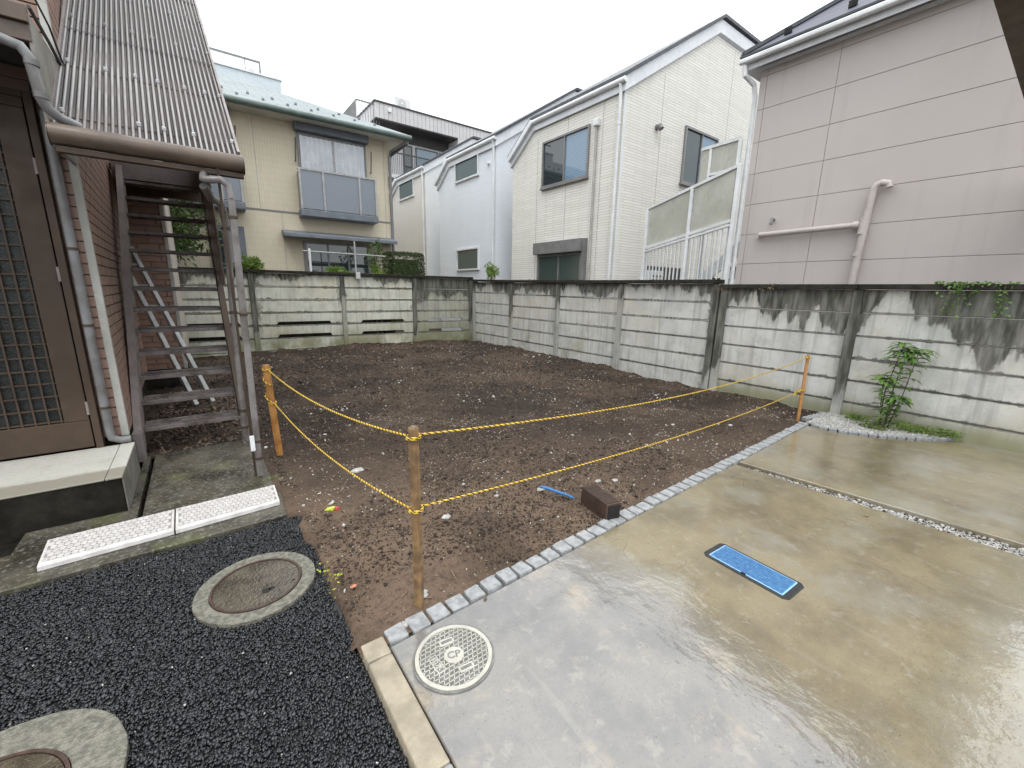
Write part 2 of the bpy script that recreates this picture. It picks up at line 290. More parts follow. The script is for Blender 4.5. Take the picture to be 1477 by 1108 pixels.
def corru():
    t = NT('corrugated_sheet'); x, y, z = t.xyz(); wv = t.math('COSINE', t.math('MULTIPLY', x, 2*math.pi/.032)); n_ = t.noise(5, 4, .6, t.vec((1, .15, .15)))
    c = t.mix(t.ramp(t.math('ADD', wv, t.math('MULTIPLY', n_, .8)), .20, 1.25), (.024, .018, .017), (.35, .335, .33)); c = t.mix(t.ramp(t.noise(2.5, 4), .45, .7, 0, .5), c, (.12, .10, .095))  # dark valleys, pale crests: groove shading put into the colour
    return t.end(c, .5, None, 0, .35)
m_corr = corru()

# ------------------------------------------------------------------ mesh helpers
class Frame:
    def __init__(s, o=(0, 0, 0), u=(1, 0, 0), n=(0, -1, 0)): s.o = Vector(o); s.u = Vector(u).normalized(); s.n = Vector(n).normalized(); s.z = Vector((0, 0, 1))
    def __call__(s, a, b, c): return s.o+s.u*a+s.n*b+s.z*c            # along the wall, out of the wall, up
TH = math.radians(2.84)
UB = Vector((math.cos(TH), -math.sin(TH), 0)); VB = Vector((math.sin(TH), math.cos(TH), 0)); OB = Vector((6.45, 10.75, 0))
WORLD = lambda a, b, c: Vector((a, b, c))
def FB(d): return Frame(OB+VB*d, UB, -VB)                              # plane parallel to the back fence, d metres beyond it
def FX(x): return Frame((x, 0, 0), (0, 1, 0), (-1, 0, 0))              # plane facing -x: (y, out, z)
def FY(y): return Frame((0, y, 0), (1, 0, 0), (0, -1, 0))              # plane facing -y: (x, out, z)
class MB:
    def __init__(s, f=None): s.v = []; s.f = []; s.F = f or WORLD; s.smooth = False
    def add(s, vs, fs, raw=False):
        k = len(s.v); s.v += [Vector(p) if raw else s.F(*p) for p in vs]; s.f += [tuple(i+k for i in q) for q in fs]; return s
    def box(s, a0, a1, b0, b1, c0, c1):
        return s.add([(a0, b0, c0), (a1, b0, c0), (a1, b1, c0), (a0, b1, c0), (a0, b0, c1), (a1, b0, c1), (a1, b1, c1), (a0, b1, c1)],
                     [(0, 3, 2, 1), (4, 5, 6, 7), (0, 1, 5, 4), (1, 2, 6, 5), (2, 3, 7, 6), (3, 0, 4, 7)])
    def hexa(s, pts): return s.add(pts, [(0, 3, 2, 1), (4, 5, 6, 7), (0, 1, 5, 4), (1, 2, 6, 5), (2, 3, 7, 6), (3, 0, 4, 7)])
    def bar(s, p, q, w, h=None, up=(0, 0, 1)):
        h = h or w; p = s.F(*p); q = s.F(*q); d = (q-p).normalized(); a = d.cross(Vector(up))
        if a.length < .01: a = d.cross(Vector((1, 0, 0)))
        a.normalize(); b = a.cross(d); a *= w/2; b *= h/2
        return s.add([p-a-b, p+a-b, p+a+b, p-a+b, q-a-b, q+a-b, q+a+b, q-a+b], [(0, 1, 2, 3), (7, 6, 5, 4), (0, 4, 5, 1), (1, 5, 6, 2), (2, 6, 7, 3), (3, 7, 4, 0)], True)
    def tube(s, pts, r, n=12, caps=True, raw=False):
        P = [Vector(p) if raw else s.F(*p) for p in pts]; k = len(s.v); rr = r if isinstance(r, (list, tuple)) else [r]*len(P); ref = None
        for i, p in enumerate(P):
            d = (P[min(i+1, len(P)-1)]-P[max(i-1, 0)]).normalized()
            if ref is None: ref = d.orthogonal().normalized()
            a = (ref-d*ref.dot(d)).normalized(); ref = a; b = d.cross(a)
            s.v += [p+(a*math.cos(2*math.pi*j/n)+b*math.sin(2*math.pi*j/n))*rr[i] for j in range(n)]
        for i in range(len(P)-1):
            for j in range(n): s.f.append((k+i*n+j, k+i*n+(j+1) % n, k+(i+1)*n+(j+1) % n, k+(i+1)*n+j))
        if caps: s.f.append(tuple(k+j for j in reversed(range(n)))); s.f.append(tuple(k+(len(P)-1)*n+j for j in range(n)))
        s.smooth = True; return s
    def prism(s, poly, c0, c1):
        n = len(poly); return s.add([(x, y, c0) for x, y in poly]+[(x, y, c1) for x, y in poly], [tuple(reversed(range(n))), tuple(range(n, 2*n))]+[(i, (i+1) % n, n+(i+1) % n, n+i) for i in range(n)])
    def plate(s, poly, b0, b1):          # polygon in the wall plane (a, c), from b0 to b1 out of it
        n = len(poly); return s.add([(x, b0, z) for x, z in poly]+[(x, b1, z) for x, z in poly], [tuple(range(n)), tuple(reversed(range(n, 2*n)))]+[(i, n+i, n+(i+1) % n, (i+1) % n) for i in range(n)])
def wloc(o):
    l = o.location.copy()
    while o.parent: o = o.parent; l = l+o.location
    return l
def link(name, me, mat=None, parent=None, loc=(0, 0, 0)):
    if mat is not None and not me.materials: me.materials.append(mat)
    o = bpy.data.objects.new(name, me); COL.objects.link(o); o.location = loc
    if parent: o.parent = parent
    return o
def obj(name, mb, mat, parent=None, bev=0, smooth=None, label=None, kind=None):
    V = np.array([tuple(p) for p in mb.v]); c = (V.min(0)+V.max(0))/2; c[2] = V[:, 2].min()
    me = bpy.data.meshes.new(name); me.from_pydata((V-c).tolist(), [], mb.f)
    bm = bmesh.new(); bm.from_mesh(me); bmesh.ops.recalc_face_normals(bm, faces=bm.faces); bm.to_mesh(me); bm.free()
    if mb.smooth if smooth is None else smooth:
        me.polygons.foreach_set('use_smooth', [True]*len(me.polygons)); me.set_sharp_from_angle(angle=math.radians(40))
    me.materials.append(mat)
    o = link(name, me, None, parent, Vector(c)-(wloc(parent) if parent else Vector()))
    if bev: b = o.modifiers.new('bevel', 'BEVEL'); b.width = bev; b.segments = 2; b.limit_method = 'ANGLE'
    if label: o['label'] = label
    if kind: o['kind'] = kind
    return o
def tag(o, label, cat, group=None):
    o['label'] = label; o['category'] = cat
    if group: o['group'] = group
    return o
def thing(name, label, cat, loc=(0, 0, 0), group=None):
    o = bpy.data.objects.new(name, None); COL.objects.link(o); o.location = loc; o.empty_display_size = .1; return tag(o, label, cat, group)
def fastmesh(name, V, Fq, mat, parent=None, kind=None, smooth=False):
    me = bpy.data.meshes.new(name); n = Fq.shape[1]
    me.vertices.add(len(V)); me.vertices.foreach_set('co', V.astype(np.float32).ravel())
    me.loops.add(Fq.size); me.loops.foreach_set('vertex_index', Fq.astype(np.int32).ravel())
    me.polygons.add(len(Fq)); me.polygons.foreach_set('loop_start', np.arange(0, Fq.size, n, dtype=np.int32)); me.update(calc_edges=True)
    if smooth: me.polygons.foreach_set('use_smooth', [True]*len(me.polygons))
    me.materials.append(mat); o = link(name, me, None, parent)
    if parent: o.location = -wloc(parent)
    if kind: o['kind'] = kind
    return o
CUBE = np.array([(-1, -1, -1), (1, -1, -1), (1, 1, -1), (-1, 1, -1), (-1, -1, 1), (1, -1, 1), (1, 1, 1), (-1, 1, 1)], float)
CF = np.array([(0, 3, 2, 1), (4, 5, 6, 7), (0, 1, 5, 4), (1, 2, 6, 5), (2, 3, 7, 6), (3, 0, 4, 7)])
def rotmats(n, tilt=1.0):
    q = rng.normal(size=(n, 4)); q[:, 1:3] *= tilt; q /= np.linalg.norm(q, axis=1, keepdims=True); w, x, y, z = q.T
    return np.stack([1-2*(y*y+z*z), 2*(x*y-z*w), 2*(x*z+y*w), 2*(x*y+z*w), 1-2*(x*x+z*z), 2*(y*z-x*w), 2*(x*z-y*w), 2*(y*z+x*w), 1-2*(x*x+y*y)], 1).reshape(n, 3, 3)
def scatter(name, P, size, mat, flat=.6, elong=1.0, tilt=.6, kind='stuff', parent=None, jit=.28):
    n = len(P); V = np.repeat(CUBE[None], n, 0)*(1+rng.uniform(-jit, jit, (n, 8, 3))); V[:, 4:, :2] *= .72
    s = np.array(size)*np.ones(n); ex = rng.uniform(1, 1+elong, n)
    V *= np.stack([s*ex, s, s*flat*rng.uniform(.7, 1.2, n)], 1)[:, None]*.5
    V = np.einsum('nij,nkj->nki', rotmats(n, tilt), V)+P[:, None]
    return fastmesh(name, V.reshape(-1, 3), (CF[None]+8*np.arange(n)[:, None, None]).reshape(-1, 4), mat, parent, kind)
def leaves(name, P, D, size, mat, parent=None, kind=None, width=.42, droop=.25):
    """pointed four-cornered leaves with a folded midrib: P base points, D directions"""
    n = len(P); D = D/np.linalg.norm(D, axis=1, keepdims=True); r = rng.normal(size=(n, 3)); side = np.cross(D, r); side /= np.linalg.norm(side, axis=1, keepdims=True); up = np.cross(side, D)
    s = (np.array(size)*np.ones(n))[:, None]; mid = P+D*s*.5+up*s*.06; tip = P+D*s-np.array([0, 0, 1])*s*droop
    V = np.stack([P, mid+side*s*width*.5+up*s*.05, tip, mid-side*s*width*.5+up*s*.05, mid], 1).reshape(-1, 3)
    F = (np.array([(0, 1, 4), (1, 2, 4), (0, 4, 3), (4, 2, 3)])[None]+5*np.arange(n)[:, None, None]).reshape(-1, 3)
    return fastmesh(name, V, F, mat, parent, kind)
def clump(center, rad, n, leaf, mat, parent, name='leaves', nclumps=14, hollow=.35):
    c = np.array(center); rad = np.array(rad)*np.ones(3)
    cc = rng.normal(size=(nclumps, 3)); cc /= np.linalg.norm(cc, axis=1, keepdims=True); cc *= rng.uniform(.35, .85, (nclumps, 1))
    k = rng.integers(0, nclumps, n); d = rng.normal(size=(n, 3)); d /= np.linalg.norm(d, axis=1, keepdims=True)
    P = c+(cc[k]+d*rng.uniform(hollow*.3, hollow, (n, 1)))*rad
    return leaves(name, P, d+np.array([0, 0, .3]), leaf*rng.uniform(.6, 1.3, n), mat, parent, 'stuff')
def window(parent, F, a0, a1, c0, c1, fmat, gmat, fw=.04, proud=.04, mull=True, gmat2=None):
    t = MB(F); pr = proud
    t.box(a0, a1, -.02, pr, c1-fw, c1); t.box(a0, a1, -.02, pr+.015, c0, c0+fw); t.box(a0, a0+fw, -.02, pr, c0+fw, c1-fw); t.box(a1-fw, a1, -.02, pr, c0+fw, c1-fw)
    am = (a0+a1)/2
    w = obj('window', t, fmat, parent)
    if mull:
        obj('sash_bar', MB(F).box(am-.018, am+.018, -.01, pr-.01, c0+fw, c1-fw), fmat, w)
        obj('pane', MB(F).box(a0+fw, am-.018, 0, .008, c0+fw, c1-fw), gmat, w); obj('pane', MB(F).box(am+.018, a1-fw, .006, .014, c0+fw, c1-fw), gmat2 or gmat, w)
    else: obj('pane', MB(F).box(a0+fw, a1-fw, 0, .008, c0+fw, c1-fw), gmat, w)
    return w

# ------------------------------------------------------------------ ground, slabs
def struct(o): o['kind'] = 'structure'; return o
struct(obj('ground', MB().box(-150, 150, -150, 150, -.50, -.14), m_ground))
struct(obj('asphalt', MB().prism([(-6, -4), (.385, -4), (.385, .9), (.392, 1.6), (.39, 2.2), (.395, 2.95), (-6, 2.92)], -.13, -.034), m_asph))
ZC = -.0045
YC = lambda x: 1.50+.036*(x-.49)                                        # edge of the concrete against the cobbles
arc = [(5.735, 1.69), (5.66, 1.56), (5.69, 1.395), (5.78, 1.22), (5.89, 1.071), (6.08, .86), (6.298, .692), (6.50, .56), (6.664, .473), (6.86, .39)]
drive = struct(obj('driveway', MB().prism([(.497, -4), (3.79+.10, -4), (3.79, -.065), (3.745, YC(3.745)), (.497, YC(.497))], -.13, 0), m_wet, bev=.006))
pad2 = struct(obj('driveway', MB().prism([(4.24, -4), (6.62, -4), (6.62, .50)]+[(x-.06, y-.07) for x, y in reversed(arc[:-1])]+[(5.60, YC(5.6)), (3.832, YC(3.83)), (3.996, -.054)], -.13, 0), m_wet, bev=.006))
struct(obj('gravel_joint_bed', MB().prism([(3.85, -4), (4.30, -4), (4.05, 0), (3.86, 1.60), (3.74, 1.60)], -.128, -.05), m_concbase))
# pale pebbles in the open joint
n = 5200; ty = 1.56-rng.random(n)**.8*2.9; fr = (1.60-ty)/1.665; xl = 3.75+.045*fr; xr = 3.828+.165*fr
P = np.stack([xl+(xr-xl)*rng.random(n), ty, -.045+rng.uniform(-.012, .014, n)], 1)
scatter('joint_pebbles', P, rng.uniform(.010, .022, n), m_pebble, .7, .7); scatter('joint_soil_crumbs', P[:2400]+[0, 0, .006], rng.uniform(.006, .014, 2400), m_clod, .7, .7)

# soil: one undulating sheet
def soil_h(x, y):
    h = .022*np.sin(x*1.3+.4)*np.sin(y*.9+1)+.016*np.sin(x*3.1+y*2.2)+.012*np.sin(y*4.3-x*2.7+1)+.008*np.sin(x*9+3*np.sin(y*4))+.006*np.sin(y*13+2*np.sin(x*7))
    h += .05*np.clip((y-4)/5, 0, 1)*np.clip(x/2, 0, 1)+.03*np.exp(-((y-5.6)**2/4+(x-6.2)**2/1.2))
    e = np.clip((y-1.52-.036*x)/.35, 0, 1)*np.clip((x-.36)/.25, 0, 1); e = np.where(y > 4.8, np.clip((y-1.7)/.3, 0, 1), e)
    h = -.006+(h+.012)*e; h = np.where(y < 2.99, h-.045*(1-np.clip((x-.368-.022*np.sin(y*11)-.012*np.sin(y*31))/.035, 0, 1)), h); h = h-.045*np.exp(-((x-1.28)**2+(y-1.78)**2)/.008)+.02*np.exp(-((x-2.3)**2+(y-1.95)**2)/.03)
    return h
def vnoise(x, y, s, seed):
    r = np.random.default_rng(seed); T = r.random((256, 256)); X = x*s; Y = y*s; i = np.floor(X).astype(int); j = np.floor(Y).astype(int); u = X-i; v = Y-j; u = u*u*(3-2*u); v = v*v*(3-2*v)
    g = lambda a, b: T[a % 256, b % 256]
    return (g(i, j)*(1-u)+g(i+1, j)*u)*(1-v)+(g(i, j+1)*(1-u)+g(i+1, j+1)*u)*v-.5
def soil_z(x, y): return soil_h(x, y)+.036*vnoise(x, y, 3.1, 1)+(.030*vnoise(x, y, 8, 2)+.024*vnoise(x, y, 19, 3)+.016*vnoise(x, y, 41, 4))*np.clip(.35+.22*(y-2.2)+1.2*vnoise(x, y, 1.1, 5), .25, 1.2)-.006
def soil_sheet():
    xs = np.concatenate([np.arange(-7, .30, .07), np.arange(.30, 6.47, .020)]); ys = np.concatenate([np.arange(1.46, 5.0, .020), np.arange(5.0, 12.4, .035)])
    X, Y = np.meshgrid(xs, ys, indexing='ij'); Z = soil_z(X, Y); nx, ny = X.shape
    idx = np.arange(nx*ny).reshape(nx, ny); F = np.stack([idx[:-1, :-1], idx[1:, :-1], idx[1:, 1:], idx[:-1, 1:]], -1).reshape(-1, 4)
    cx = (X[:-1, :-1]+X[1:, 1:]).ravel()/2; cy = (Y[:-1, :-1]+Y[1:, 1:]).ravel()/2
    keep = (((cx > .385) & (cy < 4.95) & (cy > YC(cx)+.02)) | (cy >= 4.66)) & ~((cx > .24) & (cx < .30) & (cy < 4.7))
    keep |= ((cx > .318) & (cx < .45) & (cy > 2.93) & (cy < 4.95)) | ((cx > .365) & (cx < .45) & (cy > 1.58) & (cy < 3))
    used, inv = np.unique(F[keep], return_inverse=True); V = np.stack([X.ravel(), Y.ravel(), Z.ravel()], 1)[used]
    return struct(fastmesh('soil_ground', V, inv.reshape(-1, 4), m_soil, None, None, True))
soil_sheet()
def soilpts(n, power=1.0, x0=.36, x1=6.42, y0=1.5, y1=10.6):
    out = []; tot = 0
    while tot < n:
        x = rng.uniform(x0, x1, n*3); y = rng.uniform(y0, y1, n*3); d = np.hypot(x, y); ok = (rng.random(n*3) < (1.75/d)**power) & (y > YC(x)+.07+.03*rng.random(n*3)) & (x > np.where(y < 3.4, .40, .34)+.04*rng.random(n*3))
        out.append(np.stack([x[ok], y[ok]], 1)); tot += ok.sum()
    p = np.concatenate(out)[:n]; return np.column_stack([p, soil_z(p[:, 0], p[:, 1])])
def grow(p, a, b): return rng.uniform(a, b, len(p))*(.75+.16*np.hypot(p[:, 0], p[:, 1]))
p = soilpts(52000, 1.3); f = vnoise(p[:, 0], p[:, 1], 1.3, 9)+.35*vnoise(p[:, 0], p[:, 1], 5, 10)+.05*np.clip(p[:, 1]-3, 0, 3); p = p[f > -.16+.2*rng.random(len(p))]
scatter('soil_clods', p+[0, 0, .001], grow(p, .0028, .0075)*(1+2.2*rng.random(len(p))**14), m_clod, .6, .7, jit=.42)
p = soilpts(22000, 1.2); p = p[rng.random(len(p)) < np.clip(.45+1.6*vnoise(p[:, 0], p[:, 1], 2.1, 31), .08, 1)]; scatter('soil_crumbs', p+[0, 0, .001], grow(p, .0025, .0065)*(1+1.8*rng.random(len(p))**12), m_clod2, .55, .9, jit=.4)
p = soilpts(7000, 1.05); p = p[rng.random(len(p)) < np.clip(.30+2.2*vnoise(p[:, 0], p[:, 1], 1.7, 21)+1.2*vnoise(p[:, 0], p[:, 1], 6, 22), .04, 1)]; scatter('white_gravel', p+[0, 0, .002], grow(p, .0028, .0065)*(1+2.6*rng.random(len(p))**18), m_whitechip, .55, .9, jit=.42)
p = soilpts(3600, .9); scatter('woody_debris', p+[0, 0, .004], grow(p, .0018, .0042)*(1+1.5*rng.random(len(p))**10), m_twig, .7, 9.0, .25)
p = np.column_stack([rng.uniform(-.5, .3, 900), rng.uniform(4.72, 7.4, 900), np.zeros(900)]); p[:, 2] = soil_z(p[:, 0], p[:, 1])+.004
scatter('leaf_litter', p, rng.uniform(.01, .03, 900), m_clod2, .25, 1.0, .4)
p = np.column_stack([rng.uniform(-3, .35, 2500), rng.uniform(4.72, 11, 2500), np.zeros(2500)]); p[:, 2] = soil_z(p[:, 0], p[:, 1])+.004
scatter('soil_clods', p, rng.uniform(.012, .035, 2500), m_clod, .5, .8)
# asphalt aggregate
def aspts(n, y0=.55, y1=2.96):
    x = rng.uniform(-3.2, .40, n); y = rng.uniform(y0, y1, n)
    ok = (x*.80+y*.60 > -1.2) & ((x-.088)**2+(y-2.285)**2 > .268**2) & (np.abs((x+.70)/.340)**2.2+np.abs((y-1.60)/.340)**2.2 > 1) & (x < np.where(y < 1.56, .382, .378+.02*np.sin(y*9)+.03*rng.random(n))) & (y < 2.93)
    fwd = .585*x+.781*y+.33; ok &= fwd > .6; return x[ok], y[ok]
x, y = aspts(140000); n = len(x); P = np.stack([x, y, -.030+rng.uniform(-.004, .006, n)], 1)
x2, y2 = aspts(260); scatter('pale_grit', np.stack([x2, y2, np.full(len(x2), -.020)], 1), rng.uniform(.003, .007, len(x2)), m_whitechip, .6, .6)
scatter('asphalt_aggregate', P, rng.uniform(.0052, .0118, n)*(1+.5*(rng.random(n) < .05)), m_aschip, .62, .9, .45, jit=.38)

# driveway cobble edging
cob = thing('cobble_edging', 'row of grey granite setts between the dark soil and the wet concrete slab', 'stone edging', (.49, 1.55, 0))
cm = []
obj('mortar_bed', MB().prism([(.494, YC(.494)+.002), (5.74, YC(5.74)+.002), (5.74, YC(5.74)+.098), (.494, YC(.494)+.098)], -.10, -.022), m_concbase, cob)
for k in range(5):
    mb = MB(); s = .0455; j = lambda: random.uniform(-.005, .005)
    pts = [(a*s+j(), b*s+j(), z+(j()*.6 if z else 0)) for z in (-.07, .0) for a, b in ((-1, -1), (1, -1), (1, 1), (-1, 1))]
    mb.hexa(pts); o = obj('cobble', mb, m_granite, cob, bev=.006); cm.append(o.data); 
    if k: bpy.data.objects.remove(o)
    else: first = o
NC = 50; L = 5.20/NC
for i in range(NC):
    o = first if i == 0 else first.copy()
    if i: COL.objects.link(o)
    o.data = cm[i % 5]; x = .545+i*L; o.location = Vector((x, YC(x)+.050+random.uniform(-.003, .003), -.062+random.uniform(-.003, .005)))-cob.location
    o.rotation_euler = (random.uniform(-.03, .03), random.uniform(-.03, .03), .036+random.uniform(-.05, .05)); o.scale = (random.uniform(.93, 1.02), random.uniform(.95, 1.08), 1)
# buff kerb at the asphalt edge
kb = thing('edge_kerb', 'buff concrete kerb between black asphalt and the driveway slab, cracked near its end', 'kerb', (.44, .9, 0))
for y0, y1, m in ((1.47, 1.575, m_kerb), (.955, 1.466, m_kerb), (.36, .950, m_granite), (-.25, .355, m_kerb)):
    mb = MB(); t0 = .385; t1 = .492
    mb.hexa([(t0-.012, y0, -.12), (t1, y0, -.12), (t1, y1, -.12), (t0-.012, y1, -.12), (t0+.008, y0+.002, .006), (t1, y0-.004, .004), (t1, y1, .004), (t0+.008, y1-.002, .006)]); obj('kerb_stone', mb, m, kb, bev=.008)

# planting bed at the fence
bed = struct(obj('planting_bed', MB().prism([(5.76, 1.71), (5.70, 1.55), (5.73, 1.40), (5.93, 1.09), (6.33, .72), (6.62, .54), (6.62, 1.72)], -.12, .002), m_soil))
n = 5200; x = rng.uniform(5.7, 6.45, n*3); y = rng.uniform(.45, 1.72, n*3)
lim = np.interp(x, [a for a, b in arc[2:]], [b for a, b in arc[2:]]); ok = (y > lim+.03); x = x[ok][:n]; y = y[ok][:n]
scatter('bed_pebbles', np.stack([x, y, .010+rng.uniform(-.008, .01, len(x))], 1), rng.uniform(.012, .028, len(x)), m_pebble, .7, .6)
be = thing('bed_edging', 'curved row of thin grey stones round the small pebble planting bed', 'stone edging', (6.0, 1.0, 0))
def alongpoly(pts, step):
    out = []; acc = 0; 
    for (x0, y0), (x1, y1) in zip(pts, pts[1:]):
        d = math.hypot(x1-x0, y1-y0); t = -acc
        while t+step <= d+1e-6:
            t += step
            if t > 0: out.append((x0+(x1-x0)*t/d, y0+(y1-y0)*t/d, math.atan2(y1-y0, x1-x0)))
        acc = d-t
    return out
for i, (x, y, a) in enumerate(alongpoly(arc, .088)):
    mb = MB(); w = .040+random.uniform(-.004, .004); h = .038; c, s = math.cos(a), math.sin(a)
    q = [(-w, -h), (w, -h), (w, h*.7), (-w, h*.7)]; pts = [(x+u*c-v*s, y+u*s+v*c, z+random.uniform(-.003, .003)) for z in (-.08, .022) for u, v in q]; obj('edging_stone', mb.hexa(pts), m_granite, be, bev=.006)
for i, (x, y, a) in enumerate(alongpoly([(5.80, 1.80), (6.38, 1.72)], .105)):
    mb = MB(); pts = [(x+u, y+v-.0, z+random.uniform(-.003, .003)) for z in (-.08, .03) for u, v in [(-.048, -.04), (.048, -.045), (.048, .045), (-.048, .04)]]; obj('edging_stone', mb.hexa(pts), m_granite, be, bev=.006)

# ------------------------------------------------------------------ concrete panel fences
def panel_poly(a0, a1, c0, c1, notch=False):
    if not notch: return [(a0, c0), (a1, c0), (a1, c1), (a0, c1)]
    w = a1-a0; n0 = a0+w*.20; n1 = a0+w*.86; h = .07
    return [(a0, c0), (n0, c0), (n0+.04, c0+h), (n1-.04, c0+h), (n1, c0), (a1, c0), (a1, c1), (a0, c1)]
def fence(name, label, F, posts, tops, pm, qm, pitch, capz, rows=7, slots=(), pw=.055, capt=.062, lowest=-.15):
    o = F((posts[0]+posts[-1])/2, 0, 0); t = thing(name, label, 'fence', o)
    for i, a in enumerate(posts):
        z = np.interp(a, *tops)-.002; lean = random.uniform(-.004, .004)
        obj('post', MB(F).hexa([(a-pw, -.11, lowest), (a+pw, -.11, lowest), (a+pw, .028, lowest), (a-pw, .028, lowest), (a-pw+lean, -.11, z), (a+pw+lean, -.11, z), (a+pw*.85+lean, .022, z), (a-pw*.85+lean, .022, z)]), qm[i] if isinstance(qm, list) else qm, t, bev=.006)
    for i in range(len(posts)-1):
        a0, a1 = posts[i]+pw-.004, posts[i+1]-pw+.004; zt = np.interp((a0+a1)/2, *tops)
        mats = pm[i] if isinstance(pm, (list, tuple)) else pm
        for r in range(rows):
            c1 = zt-.002-r*pitch-random.uniform(0, .004); c0 = zt-(r+1)*pitch+.004
            if r == rows-1: c0 = lowest
            if c1 <= lowest: break
            nt = i in slots and r in (3, 4); b = -.022+random.uniform(-.006, .006)
            obj('panel', MB(F).plate(panel_poly(a0, a1, c0, c1, nt), b-.045, b), mats, t, bev=.007)
    mids = [posts[0]-pw]+posts[1:-1]+[posts[-1]+pw]
    for a0, a1 in zip(mids, mids[1:]):
        z0, z1 = np.interp(a0, *tops), np.interp(a1, *tops); g = .003
        obj('cap', MB(F).hexa([(a0+g, -.135, z0), (a1-g, -.135, z1), (a1-g, .055, z1), (a0+g, .055, z0), (a0+g, -.125, z0+capt), (a1-g, -.125, z1+capt), (a1-g, .05, z1+capt), (a0+g, .05, z0+capt)]), m_cap, t, bev=.008)
    return t
FR = FX(6.42)
fence('panel_fence', 'tall pale stretch of concrete panel fence between the rear corner and the step in height', FR, [3.40, 5.22, 6.95, 8.68, 10.46], ([3.4, 5.25, 6.94, 8.66, 10.5], [1.648, 1.652, 1.664, 1.678, 1.71]), m_fence_mid, [m_fence_post, m_fence_post_pale, m_fence_post_pale, m_fence_post_pale, m_fence_post_pale], .283, 0)
fence('panel_fence', 'lower stretch of black stained concrete panel fence behind the planting bed', FR, [-3.6, -1.85, -.10, 1.65, 3.27], ([-4, 3.4], [1.585, 1.578]), m_fence_near, m_fence_post, .277, 0, rows=7, capt=.06)
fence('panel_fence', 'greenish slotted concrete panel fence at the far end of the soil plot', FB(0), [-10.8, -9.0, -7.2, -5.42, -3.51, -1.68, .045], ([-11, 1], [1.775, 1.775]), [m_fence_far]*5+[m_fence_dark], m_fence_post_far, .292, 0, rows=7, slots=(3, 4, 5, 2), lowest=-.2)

# ------------------------------------------------------------------ houses beyond the fences
def poly_solid(x0, x1, y0, y1, z0, z1, planes):
    bm = bmesh.new(); bmesh.ops.create_cube(bm, size=1)
    for v in bm.verts: v.co = Vector((x0+(v.co.x+.5)*(x1-x0), y0+(v.co.y+.5)*(y1-y0), z0+(v.co.z+.5)*(z1-z0)))
    for co, no in planes:
        r = bmesh.ops.bisect_plane(bm, geom=bm.verts[:]+bm.edges[:]+bm.faces[:], plane_co=co, plane_no=no, clear_outer=True, dist=1e-5)
        bmesh.ops.holes_fill(bm, edges=[e for e in bm.edges if e.is_boundary])
    bmesh.ops.recalc_face_normals(bm, faces=bm.faces); return bm
def bm_obj(name, bm, mat, parent, smooth=False, bev=0):
    bm.verts.index_update(); mb = MB(); mb.v = [v.co.copy() for v in bm.verts]; mb.f = [tuple(v.index for v in f.verts) for f in bm.faces]; bm.free(); return obj(name, mb, mat, parent, smooth=smooth, bev=bev)
def roof_skin(bm, drop):
    bmesh.ops.delete(bm, geom=[f for f in bm.faces if f.normal.z < .12], context='FACES')
    r = bmesh.ops.extrude_face_region(bm, geom=bm.faces[:]); vs_ = [g for g in r['geom'] if isinstance(g, bmesh.types.BMVert)]
    bmesh.ops.translate(bm, verts=vs_, vec=(0, 0, -drop)); bmesh.ops.recalc_face_normals(bm, faces=bm.faces); return bm
def slant_house(name, label, x0, x1, y0, y1, ze, slope, ztop, planes2, wall, loc, group=None):
    """house whose roof rises away from the eave at x0 up to a level top, clipped at its far end"""
    t = thing(name, label, 'house', loc, group)
    P = lambda dz: [((x0, 0, ze+dz), (-slope, 0, 1))]+[((c[0], c[1], c[2]+dz), n) for c, n in planes2]
    bm_obj('wall', poly_solid(x0, x1, y0, y1, -.1, ztop-.05, P(-.05)), wall, t)
    bm_obj('fascia', roof_skin(poly_solid(x0-.06, x1+.06, y0-.06, y1+.06, 0, ztop+.02, P(.02)), .27), m_whitefascia, t)
    bm_obj('roof', roof_skin(poly_solid(x0-.12, x1+.12, y0-.11, y1+.12, 0, ztop+.10, P(.10)), .07), m_darkroof, t)
    return t
HX = 7.6; F76 = FX(7.6)
wh = slant_house('house', 'white ledge sided house with a large sliding window and white downpipe at its corner', HX, 13.6, 6.45, 10.27, 5.80, .63, 8.0, [((0, 9.30, 5.80), (0, .70, 1))], m_sid_white, (7.6, 6.45, 0))
bh = slant_house('house', 'pale blue white house with two small fixed windows, middle of the slant roofed row', HX, 13.6, 11.1, 14.80, 5.86, .63, 8.1, [((0, 13.88, 5.86), (0, .66, 1))], m_sid_blue, (7.6, 11.1, 0))
ch = slant_house('house', 'pale cream house with one small upper window, farthest of the slant roofed row', HX, 13.6, 15.95, 19.8, 6.05, .63, 8.25, [((0, 18.5, 6.05), (0, .50, 1))], m_sid_cream, (7.6, 15.95, 0))
obj('side_wall', MB().add([(7.61, 15.945, 0), (10, 15.945, 0), (10, 15.945, 7.2), (7.61, 15.945, 5.85), (7.61, 15.94, 0), (10, 15.94, 0), (10, 15.94, 7.2), (7.61, 15.94, 5.85)], [(0, 1, 2, 3), (7, 6, 5, 4), (0, 4, 5, 1), (1, 5, 6, 2), (2, 6, 7, 3), (3, 7, 4, 0)]), m_sid_white2, ch)
def gutter_x(t, y0, y1, z, x=7.50, r=.055, mat=m_white):
    m = MB(); m.tube([(x, y0, z), (x, y1, z)], r, 10); return obj('gutter', m, mat, t)
